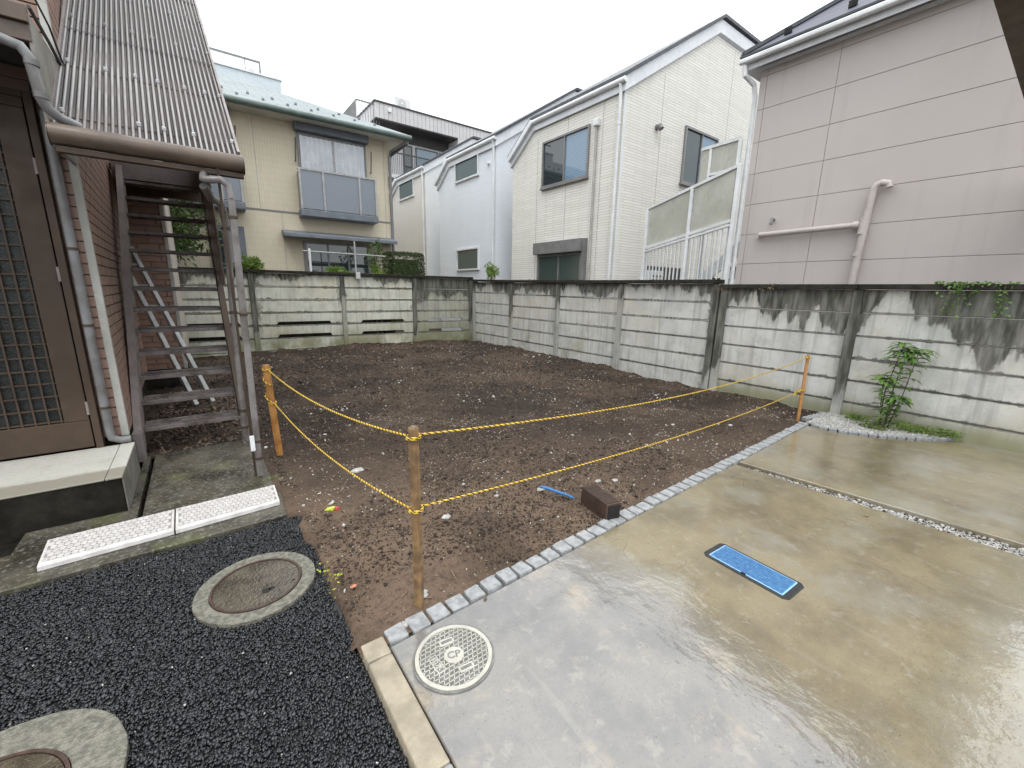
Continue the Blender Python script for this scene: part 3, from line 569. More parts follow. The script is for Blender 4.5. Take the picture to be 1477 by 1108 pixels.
def downpipe(t, x, y, ztop, zbot, r=.035, mat=m_white, top=None, collars=()):
    m = MB(); pts = ([top, ((top[0]+x)/2, (top[1]+y)/2, ztop+.10)] if top else [])+[(x, y, ztop), (x, y, zbot)]; m.tube(pts, r, 10)
    d = obj('downpipe', m, mat, t)
    for z in collars: obj('pipe_collar', MB().tube([(x, y, z), (x, y, z+.05)], r*1.18, 10), mat, d)
    return d
gutter_x(wh, 6.36, 9.35, 5.70); downpipe(wh, 7.53, 6.50, 5.50, .2, top=(7.50, 6.50, 5.66), collars=(4.9, 3.7, 2.5))
gutter_x(bh, 11.02, 13.95, 5.78); downpipe(bh, 7.53, 11.16, 5.6, .2, top=(7.50, 11.16, 5.74), collars=(4.6, 3.1))
gutter_x(ch, 15.88, 18.55, 5.97); downpipe(ch, 7.53, 16.02, 5.8, .2, top=(7.50, 16.02, 5.93), collars=(4.6,))
obj('rake_board', MB().bar((7.50, 9.35, 5.72), (7.50, 10.36, 5.02), .10, .12), m_whitefascia, wh)
obj('rake_board', MB().bar((7.50, 13.95, 5.80), (7.50, 14.90, 5.18), .10, .12), m_whitefascia, bh)
obj('rake_board', MB().bar((7.50, 18.55, 6.0), (7.50, 19.88, 5.35), .10, .12), m_whitefascia, ch)
w = window(wh, F76, 7.36, 8.98, 4.07, 5.16, m_winframe, m_glass_blind, .045, .05, True, m_glass); w['label'] = 'large upper sliding window with blinds'
sl = MB(F76)
for k in range(26): sl.box(7.42, 8.15, -.06, -.055, 4.12+k*.038, 4.142+k*.038)
obj('window_sill', MB(F76).box(7.34, 9.0, 0, .075, 4.03, 4.068), m_winframe, w)
w = window(wh, F76, 7.40, 9.05, 1.2, 2.42, m_winframe, m_glass_green, .06, .05); w['label'] = 'lower window under a grey shutter box'
obj('shutter_box', MB(F76).box(7.36, 9.10, 0, .17, 2.425, 2.72), m_winframe, w, bev=.01)
obj('side_frame', MB(F76).box(7.27, 7.358, 0, .10, 1.2, 2.72), m_winframe, w)
obj('cable_pipe', MB(F76).tube([(7.15, .04, .3), (7.15, .04, 5.05)], .028, 8), m_trim, wh)
obj('cable_box', MB(F76).box(7.08, 7.22, 0, .10, 5.05, 5.20), m_white, wh, bev=.02)
FG = FY(6.45)
w = window(wh, FG, 9.83, 11.32, 4.12, 5.38, m_winframe, m_glass, .05, .05, True, m_glass_blind)
obj('window_sill', MB(FG).box(9.80, 11.35, 0, .075, 4.08, 4.118), m_winframe, w)
obj('vent_hood', MB(FG).tube([(8.74, 0, 5.10), (8.74, .10, 5.10), (8.74, .13, 5.04)], .06, 12), m_winframe, wh)
for y in (7.0, 8.1, 9.2): obj('wall_joint', MB(F76).box(y-.006, y+.006, 0, .004, 1, 5.5 if y < 9 else 5.3), m_trim, wh)
for x, z in ((8.9, 6.2), (11.7, 7.5)): obj('wall_joint', MB(FG).box(x-.006, x+.006, 0, .004, 1, z), m_trim, wh)
obj('dark_opening_sheet', MB(FG).box(8.75, 10.3, .004, .03, .3, 2.12), m_fardark, wh)  # dark sheet added to stand for the dark opening behind the balusters
obj('corner_board', MB().box(7.582, 7.66, 6.432, 6.448, 0, 5.6), m_sid_white2, wh)
window(bh, F76, 12.05, 13.56, 4.98, 5.64, m_white, m_glass_green, .05, .05, False); window(bh, F76, 12.03, 13.50, 2.12, 2.84, m_white, m_glass_green, .05, .05, False)
window(ch, F76, 16.93, 18.46, 5.12, 5.84, m_white, m_glass_green, .05, .05, False)
obj('vent_hood', MB(F76).tube([(11.5, 0, 5.2), (11.5, .08, 5.2)], .05, 10), m_white, bh)
window(ch, F76, 17.4, 18.4, 1.9, 2.2, m_white, m_glass_green, .05, .05, False)

# pink-grey panelled house
ph = thing('house', 'pinkish grey house clad in wide smooth panels rising behind the right fence', 'house', (7.3, 1.8, 0)); FP = FX(7.3)
bm_obj('wall', poly_solid(7.35, 13, -.25, 3.56, -.1, 6.4, [((7.35, 0, 4.86), (-.72, 0, 1)), ((0, 3.56, 4.86), (0, .72, 1))]), m_pink, ph)
zs = [.62, 1.07, 1.525, 1.98, 2.435, 2.89, 3.345, 3.80, 4.257, 4.712, 4.93]; ya = [-.25, -.20, 2.56, 3.48, 3.58]
for a0, a1 in zip(ya, ya[1:]):
    for c0, c1 in zip(zs, zs[1:]): obj('panel', MB(FP).box(a0+.003, a1-.003, -.049, 0, c0+.003, c1-.003), m_pink, ph, bev=.003)
obj('panel_backing', MB(FP).box(-.25, 3.57, -.05, -.008, .6, 4.9), m_winframe, ph)
bm_obj('soffit', roof_skin(poly_solid(7.10, 13.2, -.40, 3.74, 0, 6.6, [((7.10, 0, 4.95), (-.72, 0, 1)), ((0, 3.74, 4.95), (0, .72, 1))]), .16), m_whitefascia, ph)
rf = bm_obj('roof', roof_skin(poly_solid(7.05, 13.3, -.45, 3.78, 0, 6.7, [((7.05, 0, 4.99), (-.72, 0, 1)), ((0, 3.78, 4.99), (0, .72, 1))]), .03), m_roof_slate, ph)
obj('hip_cap', MB().bar((7.06, 3.77, 5.01), (9.2, 1.63, 6.56), .12, .05), m_darkroof, rf)
for y in (3.2, 2.45, 1.7, .95, .2): obj('snow_guard', MB().box(7.22, 7.26, y, y+.09, 5.13, 5.21), m_black, rf)
g = MB(); g.box(6.99, 7.07, -.45, 3.79, 4.865, 4.935); obj('gutter', g, m_white, ph, bev=.02)
obj('drip_edge', MB().box(7.0, 7.10, -.45, 3.78, 4.945, 4.972), m_darkroof, ph)
obj('wall_rail', MB(FP).box(-.3, 3.6, .004, .03, 4.80, 4.84), m_whitefascia, ph)
d = MB(); d.tube([(7.06, 3.72, 4.85), (7.06, 3.70, 4.72), (7.25, 3.64, 4.62), (7.30, 3.625, 4.45), (7.30, 3.625, .3)], .035, 10); obj('downpipe', d, m_white, ph)
v = MB(); v.tube([(7.22, 3.24, 2.405), (7.22, 1.98, 2.425)], .04, 12); v.tube([(7.22, 1.97, 1.2), (7.22, 1.92, 2.62), (7.22, 1.905, 2.84), (7.22, 1.88, 2.90), (7.22, 1.83, 2.92), (7.22, 1.76, 2.90), (7.22, 1.75, 2.85)], .043, 12)
vp = obj('vent_pipe', v, m_pinkpipe, ph, label='branched wall pipe painted like the panels')
for q in (((7.22, 1.945, 2.30), (7.22, 1.935, 2.52)), ((7.22, 1.96, 2.02), (7.22, 1.957, 2.07)), ((7.22, 2.05, 2.424), (7.22, 1.99, 2.424))): obj('pipe_collar', MB().tube(q, .052, 12), m_pinkpipe, vp)
obj('pipe_cap', MB().tube([(7.22, 3.25, 2.40), (7.27, 3.26, 2.40)], .042, 12), m_pinkpipe, vp)
obj('cable_inlet', MB().tube([(7.29, 3.09, 2.62), (7.22, 3.09, 2.63), (7.20, 3.09, 2.55)], .022, 8), m_winframe, ph)

# stair rail between the white and the pink house
rl = thing('stair_railing', 'white stair railing with two frosted panels above thin balusters beside the pinkish grey house', 'railing', (7.4, 4.7, 0))
A = Vector((7.90, 5.86, 0)); Bv = Vector((7.10, 3.62, 0))
def RP(s, z): return (A.x+(Bv.x-A.x)*s, A.y+(Bv.y-A.y)*s, z)
zt = lambda s: 3.22+.25*s; zm = lambda s: 2.42+.24*s
for s, w_ in ((0, .06), (.56, .06), (1, .06)): obj('post', MB().bar(RP(s, .3), RP(s, zt(s)), w_), m_white, rl)
for f_, h in ((zt, .05), (zm, .05), (lambda s: zm(s)-.07, .03)): obj('rail', MB().bar(RP(0, f_(0)), RP(1, f_(1)), .05, h), m_white, rl)
for s0, s1 in ((.03, .53), (.59, .97)): obj('frosted_panel', MB().hexa([RP(s0, zm(s0)+.03), RP(s1, zm(s1)+.03), (RP(s1, 0)[0]+.01, RP(s1, 0)[1], zm(s1)+.03), (RP(s0, 0)[0]+.01, RP(s0, 0)[1], zm(s0)+.03), RP(s0, zt(s0)-.03), RP(s1, zt(s1)-.03), (RP(s1, 0)[0]+.01, RP(s1, 0)[1], zt(s1)-.03), (RP(s0, 0)[0]+.01, RP(s0, 0)[1], zt(s0)-.03)]), m_frost, rl)
for i in range(20):
    s = .045+i*.048
    if abs(s-.56) > .02: obj('baluster', MB().bar(RP(s, .6), RP(s, zm(s)-.07), .022), m_white, rl)
r2 = thing('stair_railing', 'upper white railing with frosted panel in front of the white house side window', 'railing', (7.7, 4.4, 0))
A2 = Vector((7.95, 4.80, 0)); B2 = Vector((7.22, 3.72, 0))
def RQ(s, z): return (A2.x+(B2.x-A2.x)*s, A2.y+(B2.y-A2.y)*s, z)
for s in (.28, 1): obj('post', MB().bar(RQ(s, 1.0), RQ(s, 4.10-.22*s), .05), m_white, r2)
obj('rail', MB().bar(RQ(0, 4.12), RQ(1, 3.90), .05), m_white, r2); obj('rail', MB().bar(RQ(.25, 3.60), RQ(1, 3.46), .04), m_white, r2)
obj('frosted_panel', MB().hexa([RQ(0, 3.0), RQ(1, 3.48), (RQ(1, 0)[0]+.01, RQ(1, 0)[1]+.01, 3.48), (RQ(0, 0)[0]+.01, RQ(0, 0)[1]+.01, 3.0), RQ(0, 4.09), RQ(1, 3.88), (RQ(1, 0)[0]+.01, RQ(1, 0)[1]+.01, 3.88), (RQ(0, 0)[0]+.01, RQ(0, 0)[1]+.01, 4.09)]), m_frost, r2)
st = thing('outside_stair', 'white steel stair flight behind the baluster railing', 'stairs', (8.2, 4.7, 0))
for k in range(9): obj('tread', MB().box(7.75, 8.6, 5.7-.24*k, 5.95-.24*k, .55+.2*k, .59+.2*k), m_darkframe, st)
for x in (7.75, 8.58): obj('stringer', MB().bar((x, 6.0, .40), (x, 3.7, 2.35), .04, .2), m_white, st)
ob = MB(FY(6.2)); ob.box(8.25, 8.75, 0, .28, 1.35, 1.98); ub = tag(obj('louvre_unit', ob, m_white, bev=.015), 'white louvred outdoor unit between the white house corner and the railing', 'outdoor unit')
for k in range(6): obj('louvre', MB(FY(5.92)).box(8.29, 8.71, 0, .012, 1.42+k*.085, 1.455+k*.085), m_winframe, ub)

# yellow house
yh = thing('house', 'cream yellow tiled house with grey green hip roof beyond the rear fence', 'house', OB+UB*-4+VB*2.3); FYH = FB(2.3)
obj('wall', MB(FYH).box(-11, -1.50, -8, 0, -.1, 5.72), m_sid_yellow, yh)
obj('foundation', MB(FYH).box(-11, -1.49, .002, .02, -.1, .62), m_moss_dark, yh)  # dark band added so the rear fence slots look black
obj('soffit', MB(FYH).box(-11, -1.02, -8.5, .50, 5.66, 5.73), m_soffit, yh)
def hiproof():
    f = FYH; ze = 5.80; e = -1.0; b = .55; t = 3.94; zr = 7.62; d = 9.0
    m = MB(f); m.add([(e, b, ze), (-12, b, ze), (-12, b-t, zr), (e-t, b-t, zr), (e, b-d, ze), (-12, b-d, ze), (-12, b-d+t, zr), (e-t, b-d+t, zr)], [(0, 1, 2, 3), (0, 3, 7, 4), (4, 7, 6, 5), (3, 2, 6, 7)]); return m
rf = obj('roof', hiproof(), m_roof_green, yh); so = rf.modifiers.new('thickness', 'SOLIDIFY'); so.thickness = .05
for k in range(9):
    for r in (0, 1): obj('snow_guard', MB(FYH).box(-1.9-k*.55-.28*r, -1.84-k*.55-.28*r, .12-r*.55, .16-r*.55, 5.99+r*.26, 6.035+r*.26), m_roof_green, rf)
g = MB(FYH); g.tube([(-11, .62, 5.72), (-.98, .62, 5.70)], .075, 12); obj('gutter', g, m_greengutter, yh)
obj('rafter_tail', MB(FYH).bar((-1.45, .05, 5.28), (-1.05, .5, 5.60), .06), m_darkframe, yh)
obj('drip_edge', MB(FYH).box(-11, -1.0, .50, .56, 5.735, 5.80), m_greengutter, yh)
obj('downpipe', MB(FYH).tube([(-1.08, .6, 5.62), (-1.42, .08, 5.40), (-1.46, .06, 5.2), (-1.46, .06, .2)], .045, 10), m_winframe, yh)
obj('band', MB(FYH).box(-11, -1.5, 0, .012, 3.41, 3.45), m_winframe, yh)
for a, z0, z1 in ((-4.91, 3.46, 5.66), (-4.43, .1, 3.40), (-1.62, .1, 5.66), (-7.9, .1, 5.66)): obj('wall_joint', MB(FYH).box(a-.007, a+.007, 0, .006, z0, z1), m_trim, yh)
def curtain(parent, F, a0, a1, c0, c1):
    m = MB(F); n = int((a1-a0)/.018); vs_ = [(a0+(a1-a0)*i/n, -.08+.02*math.sin(i*.9)+.008*math.sin(i*2.3), z) for z in (c0, c1) for i in range(n+1)]; m.add(vs_, [(i, i+1, n+2+i, n+1+i) for i in range(n)]); return obj('curtain', m, m_curtain, parent, smooth=True)
def balwin(a0, a1, full=True):
    w = MB(FYH); w.box(a0, a0+.05, 0, .06, 3.5, 5.46); w.box(a1-.05, a1, 0, .06, 3.5, 5.46); w.box(a0, a1, 0, .06, 5.40, 5.46); w = obj('window', w, m_winframe, yh, label='upper window with white curtains behind a grey panel rail')
    obj('recess', MB(FYH).box(a0+.05, a1-.05, .001, .004, 3.5, 5.40), m_fardark, w)
    am = (a0+a1)/2; obj('sash_bar', MB(FYH).box(am-.03, am+.03, .03, .07, 3.5, 5.40), m_alu, w)
    for q0, q1 in ((a0+.06, am-.03), (am+.03, a1-.06)):
        c = curtain(w, Frame(FYH.o-VB*.12, UB, -VB), q0, q1, 3.5, 5.39)
        obj('pane', MB(FYH).box(q0, q1, .055, .060, 3.5, 5.40), m_glass_clear, w)
    obj('shutter_box', MB(FYH).box(a0-.06, a1+.06, 0, .22, 5.47, 5.70), m_slate, w, bev=.02)
    b = obj('balcony_base', MB(FYH).box(a0-.10, a1+.16, 0, .46, 3.32, 3.50), m_slate, yh, bev=.02, label='slate blue window balcony'); q = a1+.18-a0; aa = [a0-.06, a0-.06+q*.29, a0-.06+q*.77, a1+.12]
    for a in aa: obj('baluster', MB(FYH).bar((a, .425, 3.5), (a, .425, 4.48), .045), m_alu, b)
    for p0, p1 in zip(aa, aa[1:]): obj('acrylic_panel', MB(FYH).box(p0+.02, p1-.02, .405, .415, 3.52, 4.46), m_smoke, b)
    for a in (aa[0], aa[-1]): obj('acrylic_panel', MB(FYH).box(a-.006, a+.006, .02, .40, 3.52, 4.46), m_smoke, b)
    obj('handrail', MB(FYH).box(aa[0]-.05, aa[-1]+.05, .385, .445, 4.47, 4.51), m_alu, b)
    for a in (a0-.08, a1+.10): obj('laundry_hook', MB(FYH).tube([(a, .02, 4.75), (a, .12, 4.70), (a+.02, .14, 5.05), (a+.04, .10, 5.30)], .015, 6), m_darkframe, b)
balwin(-3.92, -2.14); balwin(-7.05, -5.42)
aw = obj('awning', MB(FYH).hexa([(-4.48, 0, 2.86), (-1.48, 0, 2.86), (-1.48, .55, 2.76), (-4.48, .55, 2.76), (-4.48, 0, 2.98), (-1.48, 0, 2.98), (-1.48, .55, 2.86), (-4.48, .55, 2.86)]), m_slate, yh, bev=.015)
lw = MB(FYH); lw.box(-3.98, -3.90, 0, .05, 1.2, 2.72); lw.box(-2.24, -2.16, 0, .05, 1.2, 2.72); lw.box(-3.90, -2.24, 0, .05, 2.66, 2.72); lw = obj('window', lw, m_winframe, yh)
for a in (-3.34, -2.79): obj('sash_bar', MB(FYH).box(a-.022, a+.022, .012, .04, 1.2, 2.66), m_winframe, lw)
for q0, q1 in ((-3.90, -3.362), (-3.318, -2.812), (-2.768, -2.24)): obj('pane', MB(FYH).box(q0, q1, 0, .012, 1.2, 2.66), m_glass, lw)
lw = MB(FYH); lw.box(-6.1, -5.34, 0, .10, 1.2, 2.96); lw = obj('window', lw, m_slate, yh, bev=.01); obj('pane', MB(FYH).box(-6.0, -5.46, .102, .11, 1.3, 2.80), m_glass, lw)
dp = thing('laundry_pole_stand', 'white laundry pole held on a bracket above the rear fence', 'laundry pole', OB+UB*-3.15+VB*.1); FD = FB(.1)
obj('pole', MB(FD).tube([(-4.32, 0, 2.30), (-2.38, 0, 2.28)], .016, 8), m_alu, dp); obj('upright', MB(FD).bar((-3.15, .02, 1.80), (-3.15, .02, 2.60), .03), m_alu, dp); obj('bracket', MB(FD).box(-3.20, -3.10, .165, .21, 1.70, 1.86), m_greyhouse, dp); obj('pole', MB(FD).tube([(-4.18, .02, 1.84), (-4.18, .02, 2.36)], .028, 8), m_white, dp)

# far building with roof units
fb = thing('house', 'grey panelled house with a dark sunk balcony and roof rail beyond the cream house', 'house', (11, 22, 0)); F22 = FY(22)
obj('wall', MB(F22).box(8.0, 18, -8, 0, 9.5, 10.17), m_greyhouse, fb); obj('wall', MB(F22).box(8.0, 18, -8, -1.0, -.1, 9.5), m_greyhouse, fb)
obj('parapet_cap', MB(F22).box(7.95, 18, -8, .04, 10.172, 10.24), m_fardark, fb); obj('soffit', MB(F22).box(8.02, 12.5, -.99, -.02, 9.44, 9.498), m_fardark, fb)
obj('wall', MB(F22).box(12.52, 18, -.99, 0, -.1, 9.498), m_greyhouse, fb)
for k in range(28): obj('panel_joint', MB(F22).box(8.2+k*.22, 8.212+k*.22, 0, .006, 9.5, 10.17), m_winframe, fb)
obj('dark_panel', MB(FY(22.98)).box(9.6, 12.45, 0, .02, 8.95, 9.42), m_fardark, fb); obj('wall_vent', MB(F22).box(8.62, 8.78, 0, .07, 9.85, 10.02), m_white, fb)
FW = FY(22.96)
for a0, a1, gm in ((9.75, 10.25, m_glass), (10.45, 11.75, m_glass_blue), (11.85, 12.3, m_glass)): window(fb, FW, a0, a1, 7.1, 8.85, m_darkframe, gm, .05, .03, False)
obj('balcony_floor', MB(F22).box(7.9, 12.5, -1, .1, 6.9, 7.08), m_greyhouse, fb); rr = obj('balcony_rail', MB(F22).box(7.95, 12.5, .02, .06, 8.06, 8.12), m_fardark, fb)
for k in range(44): obj('baluster', MB(F22).box(8.0+k*.1, 8.018+k*.1, .03, .05, 7.08, 8.06), m_darkframe, rr)
obj('wall', MB(F22).box(6.45, 7.96, -3, 0, 8.0, 9.2), m_greyhouse, fb)
obj('screen_wall', MB(F22).add([(6.4, -.2, 9.2), (7.16, -.2, 9.2), (7.16, -.2, 10.12), (6.4, -.25, 9.2), (7.16, -.25, 9.2), (7.16, -.25, 10.12)], [(0, 1, 2), (5, 4, 3), (0, 3, 4, 1), (1, 4, 5, 2), (2, 5, 3, 0)]), m_winframe, fb)
rr = obj('roof_rail', MB(F22).box(7.16, 8.3, -.2, -.16, 10.06, 10.12), m_winframe, fb)
for k in range(9): obj('baluster', MB(F22).box(7.18+k*.13, 7.20+k*.13, -.2, -.18, 9.2, 10.06), m_winframe, rr)
def acunit(F, a0, a1, c0, c1, label, fan=True):
    u = tag(obj('air_conditioner', MB(F).box(a0, a1, -.32, 0, c0, c1), m_white, bev=.02), label, 'outdoor unit', 'air conditioning units on far roofs'); am = a0+(a1-a0)*.42; r = (c1-c0)*.40; cz = (c0+c1)/2
    obj('fan_grille', MB(F).tube([(am, .0, cz), (am, .02, cz)], r, 20), m_greyhouse, u); obj('fan_hub', MB(F).tube([(am, .02, cz), (am, .03, cz)], r*.25, 12), m_white, u)
acunit(FY(22.3), 9.15, 9.95, 10.24, 10.78, 'white air conditioner unit with a round fan on the grey house roof'); acunit(FY(22.9), 8.35, 9.0, 10.24, 10.42, 'low white unit on the grey house roof, left of the fan unit'); acunit(FY(22.85), 8.05, 8.75, 7.1, 7.75, 'white outdoor unit on the sunk balcony of the grey house')
tw = thing('house', 'pale blue flat roofed building with roof rail rising behind the cream house roof', 'house', (0, 24, 0)); F24 = FY(24)
obj('wall', MB(F24).box(-6, 4.35, -8, 0, -.1, 10.68), m_lightblue, tw); obj('parapet_cap', MB(F24).box(-6.05, 4.40, -8, .05, 10.69, 10.76), m_white, tw)
rr = obj('roof_rail', MB(F24).box(-6, 3.62, -.3, -.24, 11.28, 11.35), m_winframe, tw)
for k in range(18): obj('baluster', MB(F24).box(-3.0+k*.375, -2.975+k*.375, -.29, -.26, 10.76, 11.28), m_winframe if k % 4 == 0 else m_white, rr)
obj('rail_post', MB(F24).box(3.56, 3.62, -.3, -.24, 10.76, 11.28), m_winframe, rr); acunit(FY(24.9), 3.05, 3.75, 10.76, 11.25, 'grey outdoor unit on the pale blue building roof beside the rail end'); obj('antenna', MB(F24).bar((2.3, -1, 10.7), (2.3, -1, 11.9), .02), m_white, tw)

# eave of the building beside the camera
ev = thing('building_eave', 'dark brown eave edge of the neighbouring building cutting into the top right corner', 'eave', (4, .2, 2.6))
obj('fascia_board', MB().box(2.2, 9, .30, .42, 2.60, 2.78), m_brown_metal, ev); obj('soffit_board', MB().box(2.2, 9, .06, .297, 2.62, 2.66), m_brown_metal, ev)

# ------------------------------------------------------------------ brick building on the left
XW = -.565; BA = math.atan2(-.095, 3.27)
lb = thing('brick_building', 'brown brick building with a lattice front door on the left edge', 'building', (-1.5, 5, 0))
sdir = Vector((-.095, 3.27, 0)).normalized(); FS = Frame((XW, 4.43, 0), sdir, (sdir.y, -sdir.x, 0)); FF = FY(4.43); FK = FY(7.70)
core = MB(); core.prism([(-6, 4.445), (XW-.012, 4.445), (XW-.012-.095, 7.715), (-.205, 7.715), (-.205, 12.5), (-6, 12.5)], .30, 6.2); obj('wall', core, m_mortar, lb)
fd = MB(); fd.prism([(-6, 4.47), (XW-.03, 4.47), (XW-.03-.095, 7.74), (-.235, 7.74), (-.235, 12.4), (-6, 12.4)], -.2, .30); obj('foundation', fd, m_moss_dark, lb)
BR = {}
def brick_mesh(w, h=.068, d=.012):
    k = (round(w, 3), h)
    if k not in BR:
        o = obj('brick', MB().box(-w/2, w/2, -d, 0, 0, h), m_brick, lb, bev=0); BR[k] = o.data; bpy.data.objects.remove(o)
    return BR[k]
def place_brick(F, a, c, w, out=.0):
    o = bpy.data.objects.new('brick', brick_mesh(w)); COL.objects.link(o); o.parent = lb
    p = F(a+w/2, .006+random.uniform(-.001, .0015), c)
    o.location = Vector((p.x, p.y, c))-lb.location; o.rotation_euler = (0, 0, math.atan2(F.u.y, F.u.x)); return o
nb = 0; rest = MB()
def brickwall(F, a0, a1, c0, c1, singles_to, mask=None):
    global nb
    r = 0; c = c0
    while c < c1:
        a = a0-(.12 if r % 2 else 0)
        while a < a1-.02:
            s, e_ = max(a, a0), min(a+.229, a1)
            if e_-s > .03 and (mask is None or mask(s, e_, c)):
                if c < singles_to and nb < 298: place_brick(F, s, c, round(e_-s, 3)); nb += 1
                else:
                    k = random.uniform(.0055, .0075); rest.F = F; rest.box(s, e_, -.006, k, c, c+.068)
            a += .239
        c += .078; r += 1
brickwall(FF, -.698, XW-.035, .31, 2.95, 2.4)
brickwall(FK, -.655, -.245, .31, 3.2, 2.0)
brickwall(FS, .03, 3.26, .31, 4.9, 1.72)
brickwall(FF, -1.9, XW-.035, 2.71, 5.2, 0)
rest.F = WORLD; obj('upper_bricks', rest, m_brick, lb, kind='stuff')
obj('corner_trim', MB().box(XW-.035, XW+.012, 4.415, 4.455, .30, 6), m_trim, lb, bev=.003); obj('corner_trim', MB().box(-.243, -.200, 7.685, 7.73, .30, 6), m_trim, lb, bev=.003)
# door
FDr = FY(4.40)
dr = obj('door', MB(FDr).box(-.885, -.752, 0, .04, .475, 2.60), m_brown_metal, lb, bev=.004, label='bronze front door with square lattice over obscure glass')
obj('bottom_rail', MB(FDr).box(-1.80, -.752, 0, .04, .262, .473), m_brown_metal, dr, bev=.004); obj('bottom_rail', MB(FDr).box(-1.80, -.752, 0, .04, 2.602, 2.66), m_brown_metal, dr)
obj('glass', MB(FDr).box(-1.80, -.887, .006, .012, .475, 2.60), m_glass_lat, dr)
for k in range(13): obj('lattice_bar', MB(FDr).box(-.904-k*.0655, -.894-k*.0655, .022, .036, .476, 2.599), m_brown_metal, dr)
for k in range(22): obj('lattice_bar', MB(FDr).box(-1.80, -.886, .018, .030, .483+k*.096, .494+k*.096), m_brown_metal, dr)
for z in (.52, 1.5, 2.2): obj('hinge', MB(FDr).tube([(-.748, .05, z), (-.748, .05, z+.10)], .009, 8), m_mauve, dr)
fr = obj('door_frame', MB(FDr).box(-.742, -.700, -.03, .055, .25, 2.70), m_brown_metal, lb, bev=.003); obj('door_head', MB(FDr).box(-1.9, -.744, -.03, .055, 2.662, 2.70), m_brown_metal, fr)
# canopy over the door
cn = obj('door_canopy', MB().box(-2.4, -.575, 3.80, 4.42, 2.86, 2.96), m_fardark, lb); obj('canopy_fascia', MB().box(-2.4, -.556, 3.74, 3.797, 2.885, 2.97), m_gutter, cn, bev=.004); obj('canopy_fascia', MB().box(-2.4, -.56, 3.765, 3.80, 2.80, 2.883), m_gutter, cn, bev=.003)
pan = M('weathered_beige_board', (.27, .25, .22), (.17, .155, .135), 3, .6, .002, 40)
obj('side_panel', MB().box(-.573, -.553, 3.775, 4.413, 2.30, 2.94), pan, cn, bev=.003)
obj('flashing', MB().tube([(-.55, 3.80, 2.985), (-.545, 4.2, 2.96), (-.545, 4.50, 2.93), (-.535, 4.62, 2.80)], .010, 6), m_blackrub, cn); obj('flashing', MB().tube([(-.60, 3.9, 3.30), (-.54, 4.25, 3.08), (-.535, 4.60, 2.90)], .006, 6), m_blackrub, cn)
obj('drain_pipe', MB().tube([(-2.4, 3.71, 2.775), (-.66, 3.71, 2.76), (-.60, 3.71, 2.745), (-.575, 3.71, 2.70), (-.56, 3.71, 2.50), (-.545, 3.72, 2.46), (-.51, 3.76, 2.43), (-.44, 3.83, 2.415)], .027, 12), m_greypipe, cn)
for z in (2.50, 2.66): obj('pipe_collar', MB().tube([(-.573+(2.7-z)*.07, 3.71, z), (-.571+(2.7-z)*.07, 3.71, z+.03)], .032, 12), m_greypipe, cn)
dpz = obj('downpipe', MB(FY(4.36)).tube([(-.655, 0, 2.6), (-.655, 0, .36), (-.650, 0, .31), (-.60, 0, .285), (-.54, .0, .285)], .028, 12), m_greypipe, lb)
for z in (.55, 1.18, 1.72): obj('pipe_collar', MB(FY(4.36)).tube([(-.655, 0, z), (-.655, 0, z+.018)], .033, 12), m_brown_metal, dpz)

# front step, gutter slab, concrete pad
step = thing('door_step', 'pale topped concrete door step with dark mossy front face', 'step', (-1.6, 4, 0))
obj('step_body', MB().box(-4, -.53, 3.60, 4.468, -.12, .236), m_moss_dark, step, bev=.01); obj('step_top', MB().box(-4, -.612, 3.592, 4.36, .237, .249), m_steptop, step, bev=.004); obj('step_edge', MB().box(-.608, -.522, 3.588, 4.36, .237, .253), m_steptop, step, bev=.005)
obj('step_side', MB().box(-.529, -.521, 3.60, 4.36, -.02, .236), m_concbase, step)
struct(obj('gutter_slab', MB().prism([(-6, 2.925), (.33, 2.955), (.345, 3.35), (-6, 3.33)], -.13, -.008), m_moss, bev=.006))
struct(obj('gutter_slab', MB().prism([(-6, 3.335), (-1.0, 3.34), (-1.0, 3.598), (-6, 3.598)], -.13, -.05), m_moss_dark))
struct(obj('gutter_slab', MB().prism([(-.997, 3.34), (-.475, 3.342), (-.475, 4.72), (-.519, 4.72), (-.519, 3.598), (-.997, 3.598)], -.13, -.003), m_moss))
struct(obj('concrete_pad', MB().prism([(-.445, 3.356), (.322, 3.36), (.318, 4.72), (-.445, 4.70)], -.13, .006), m_moss, bev=.006))
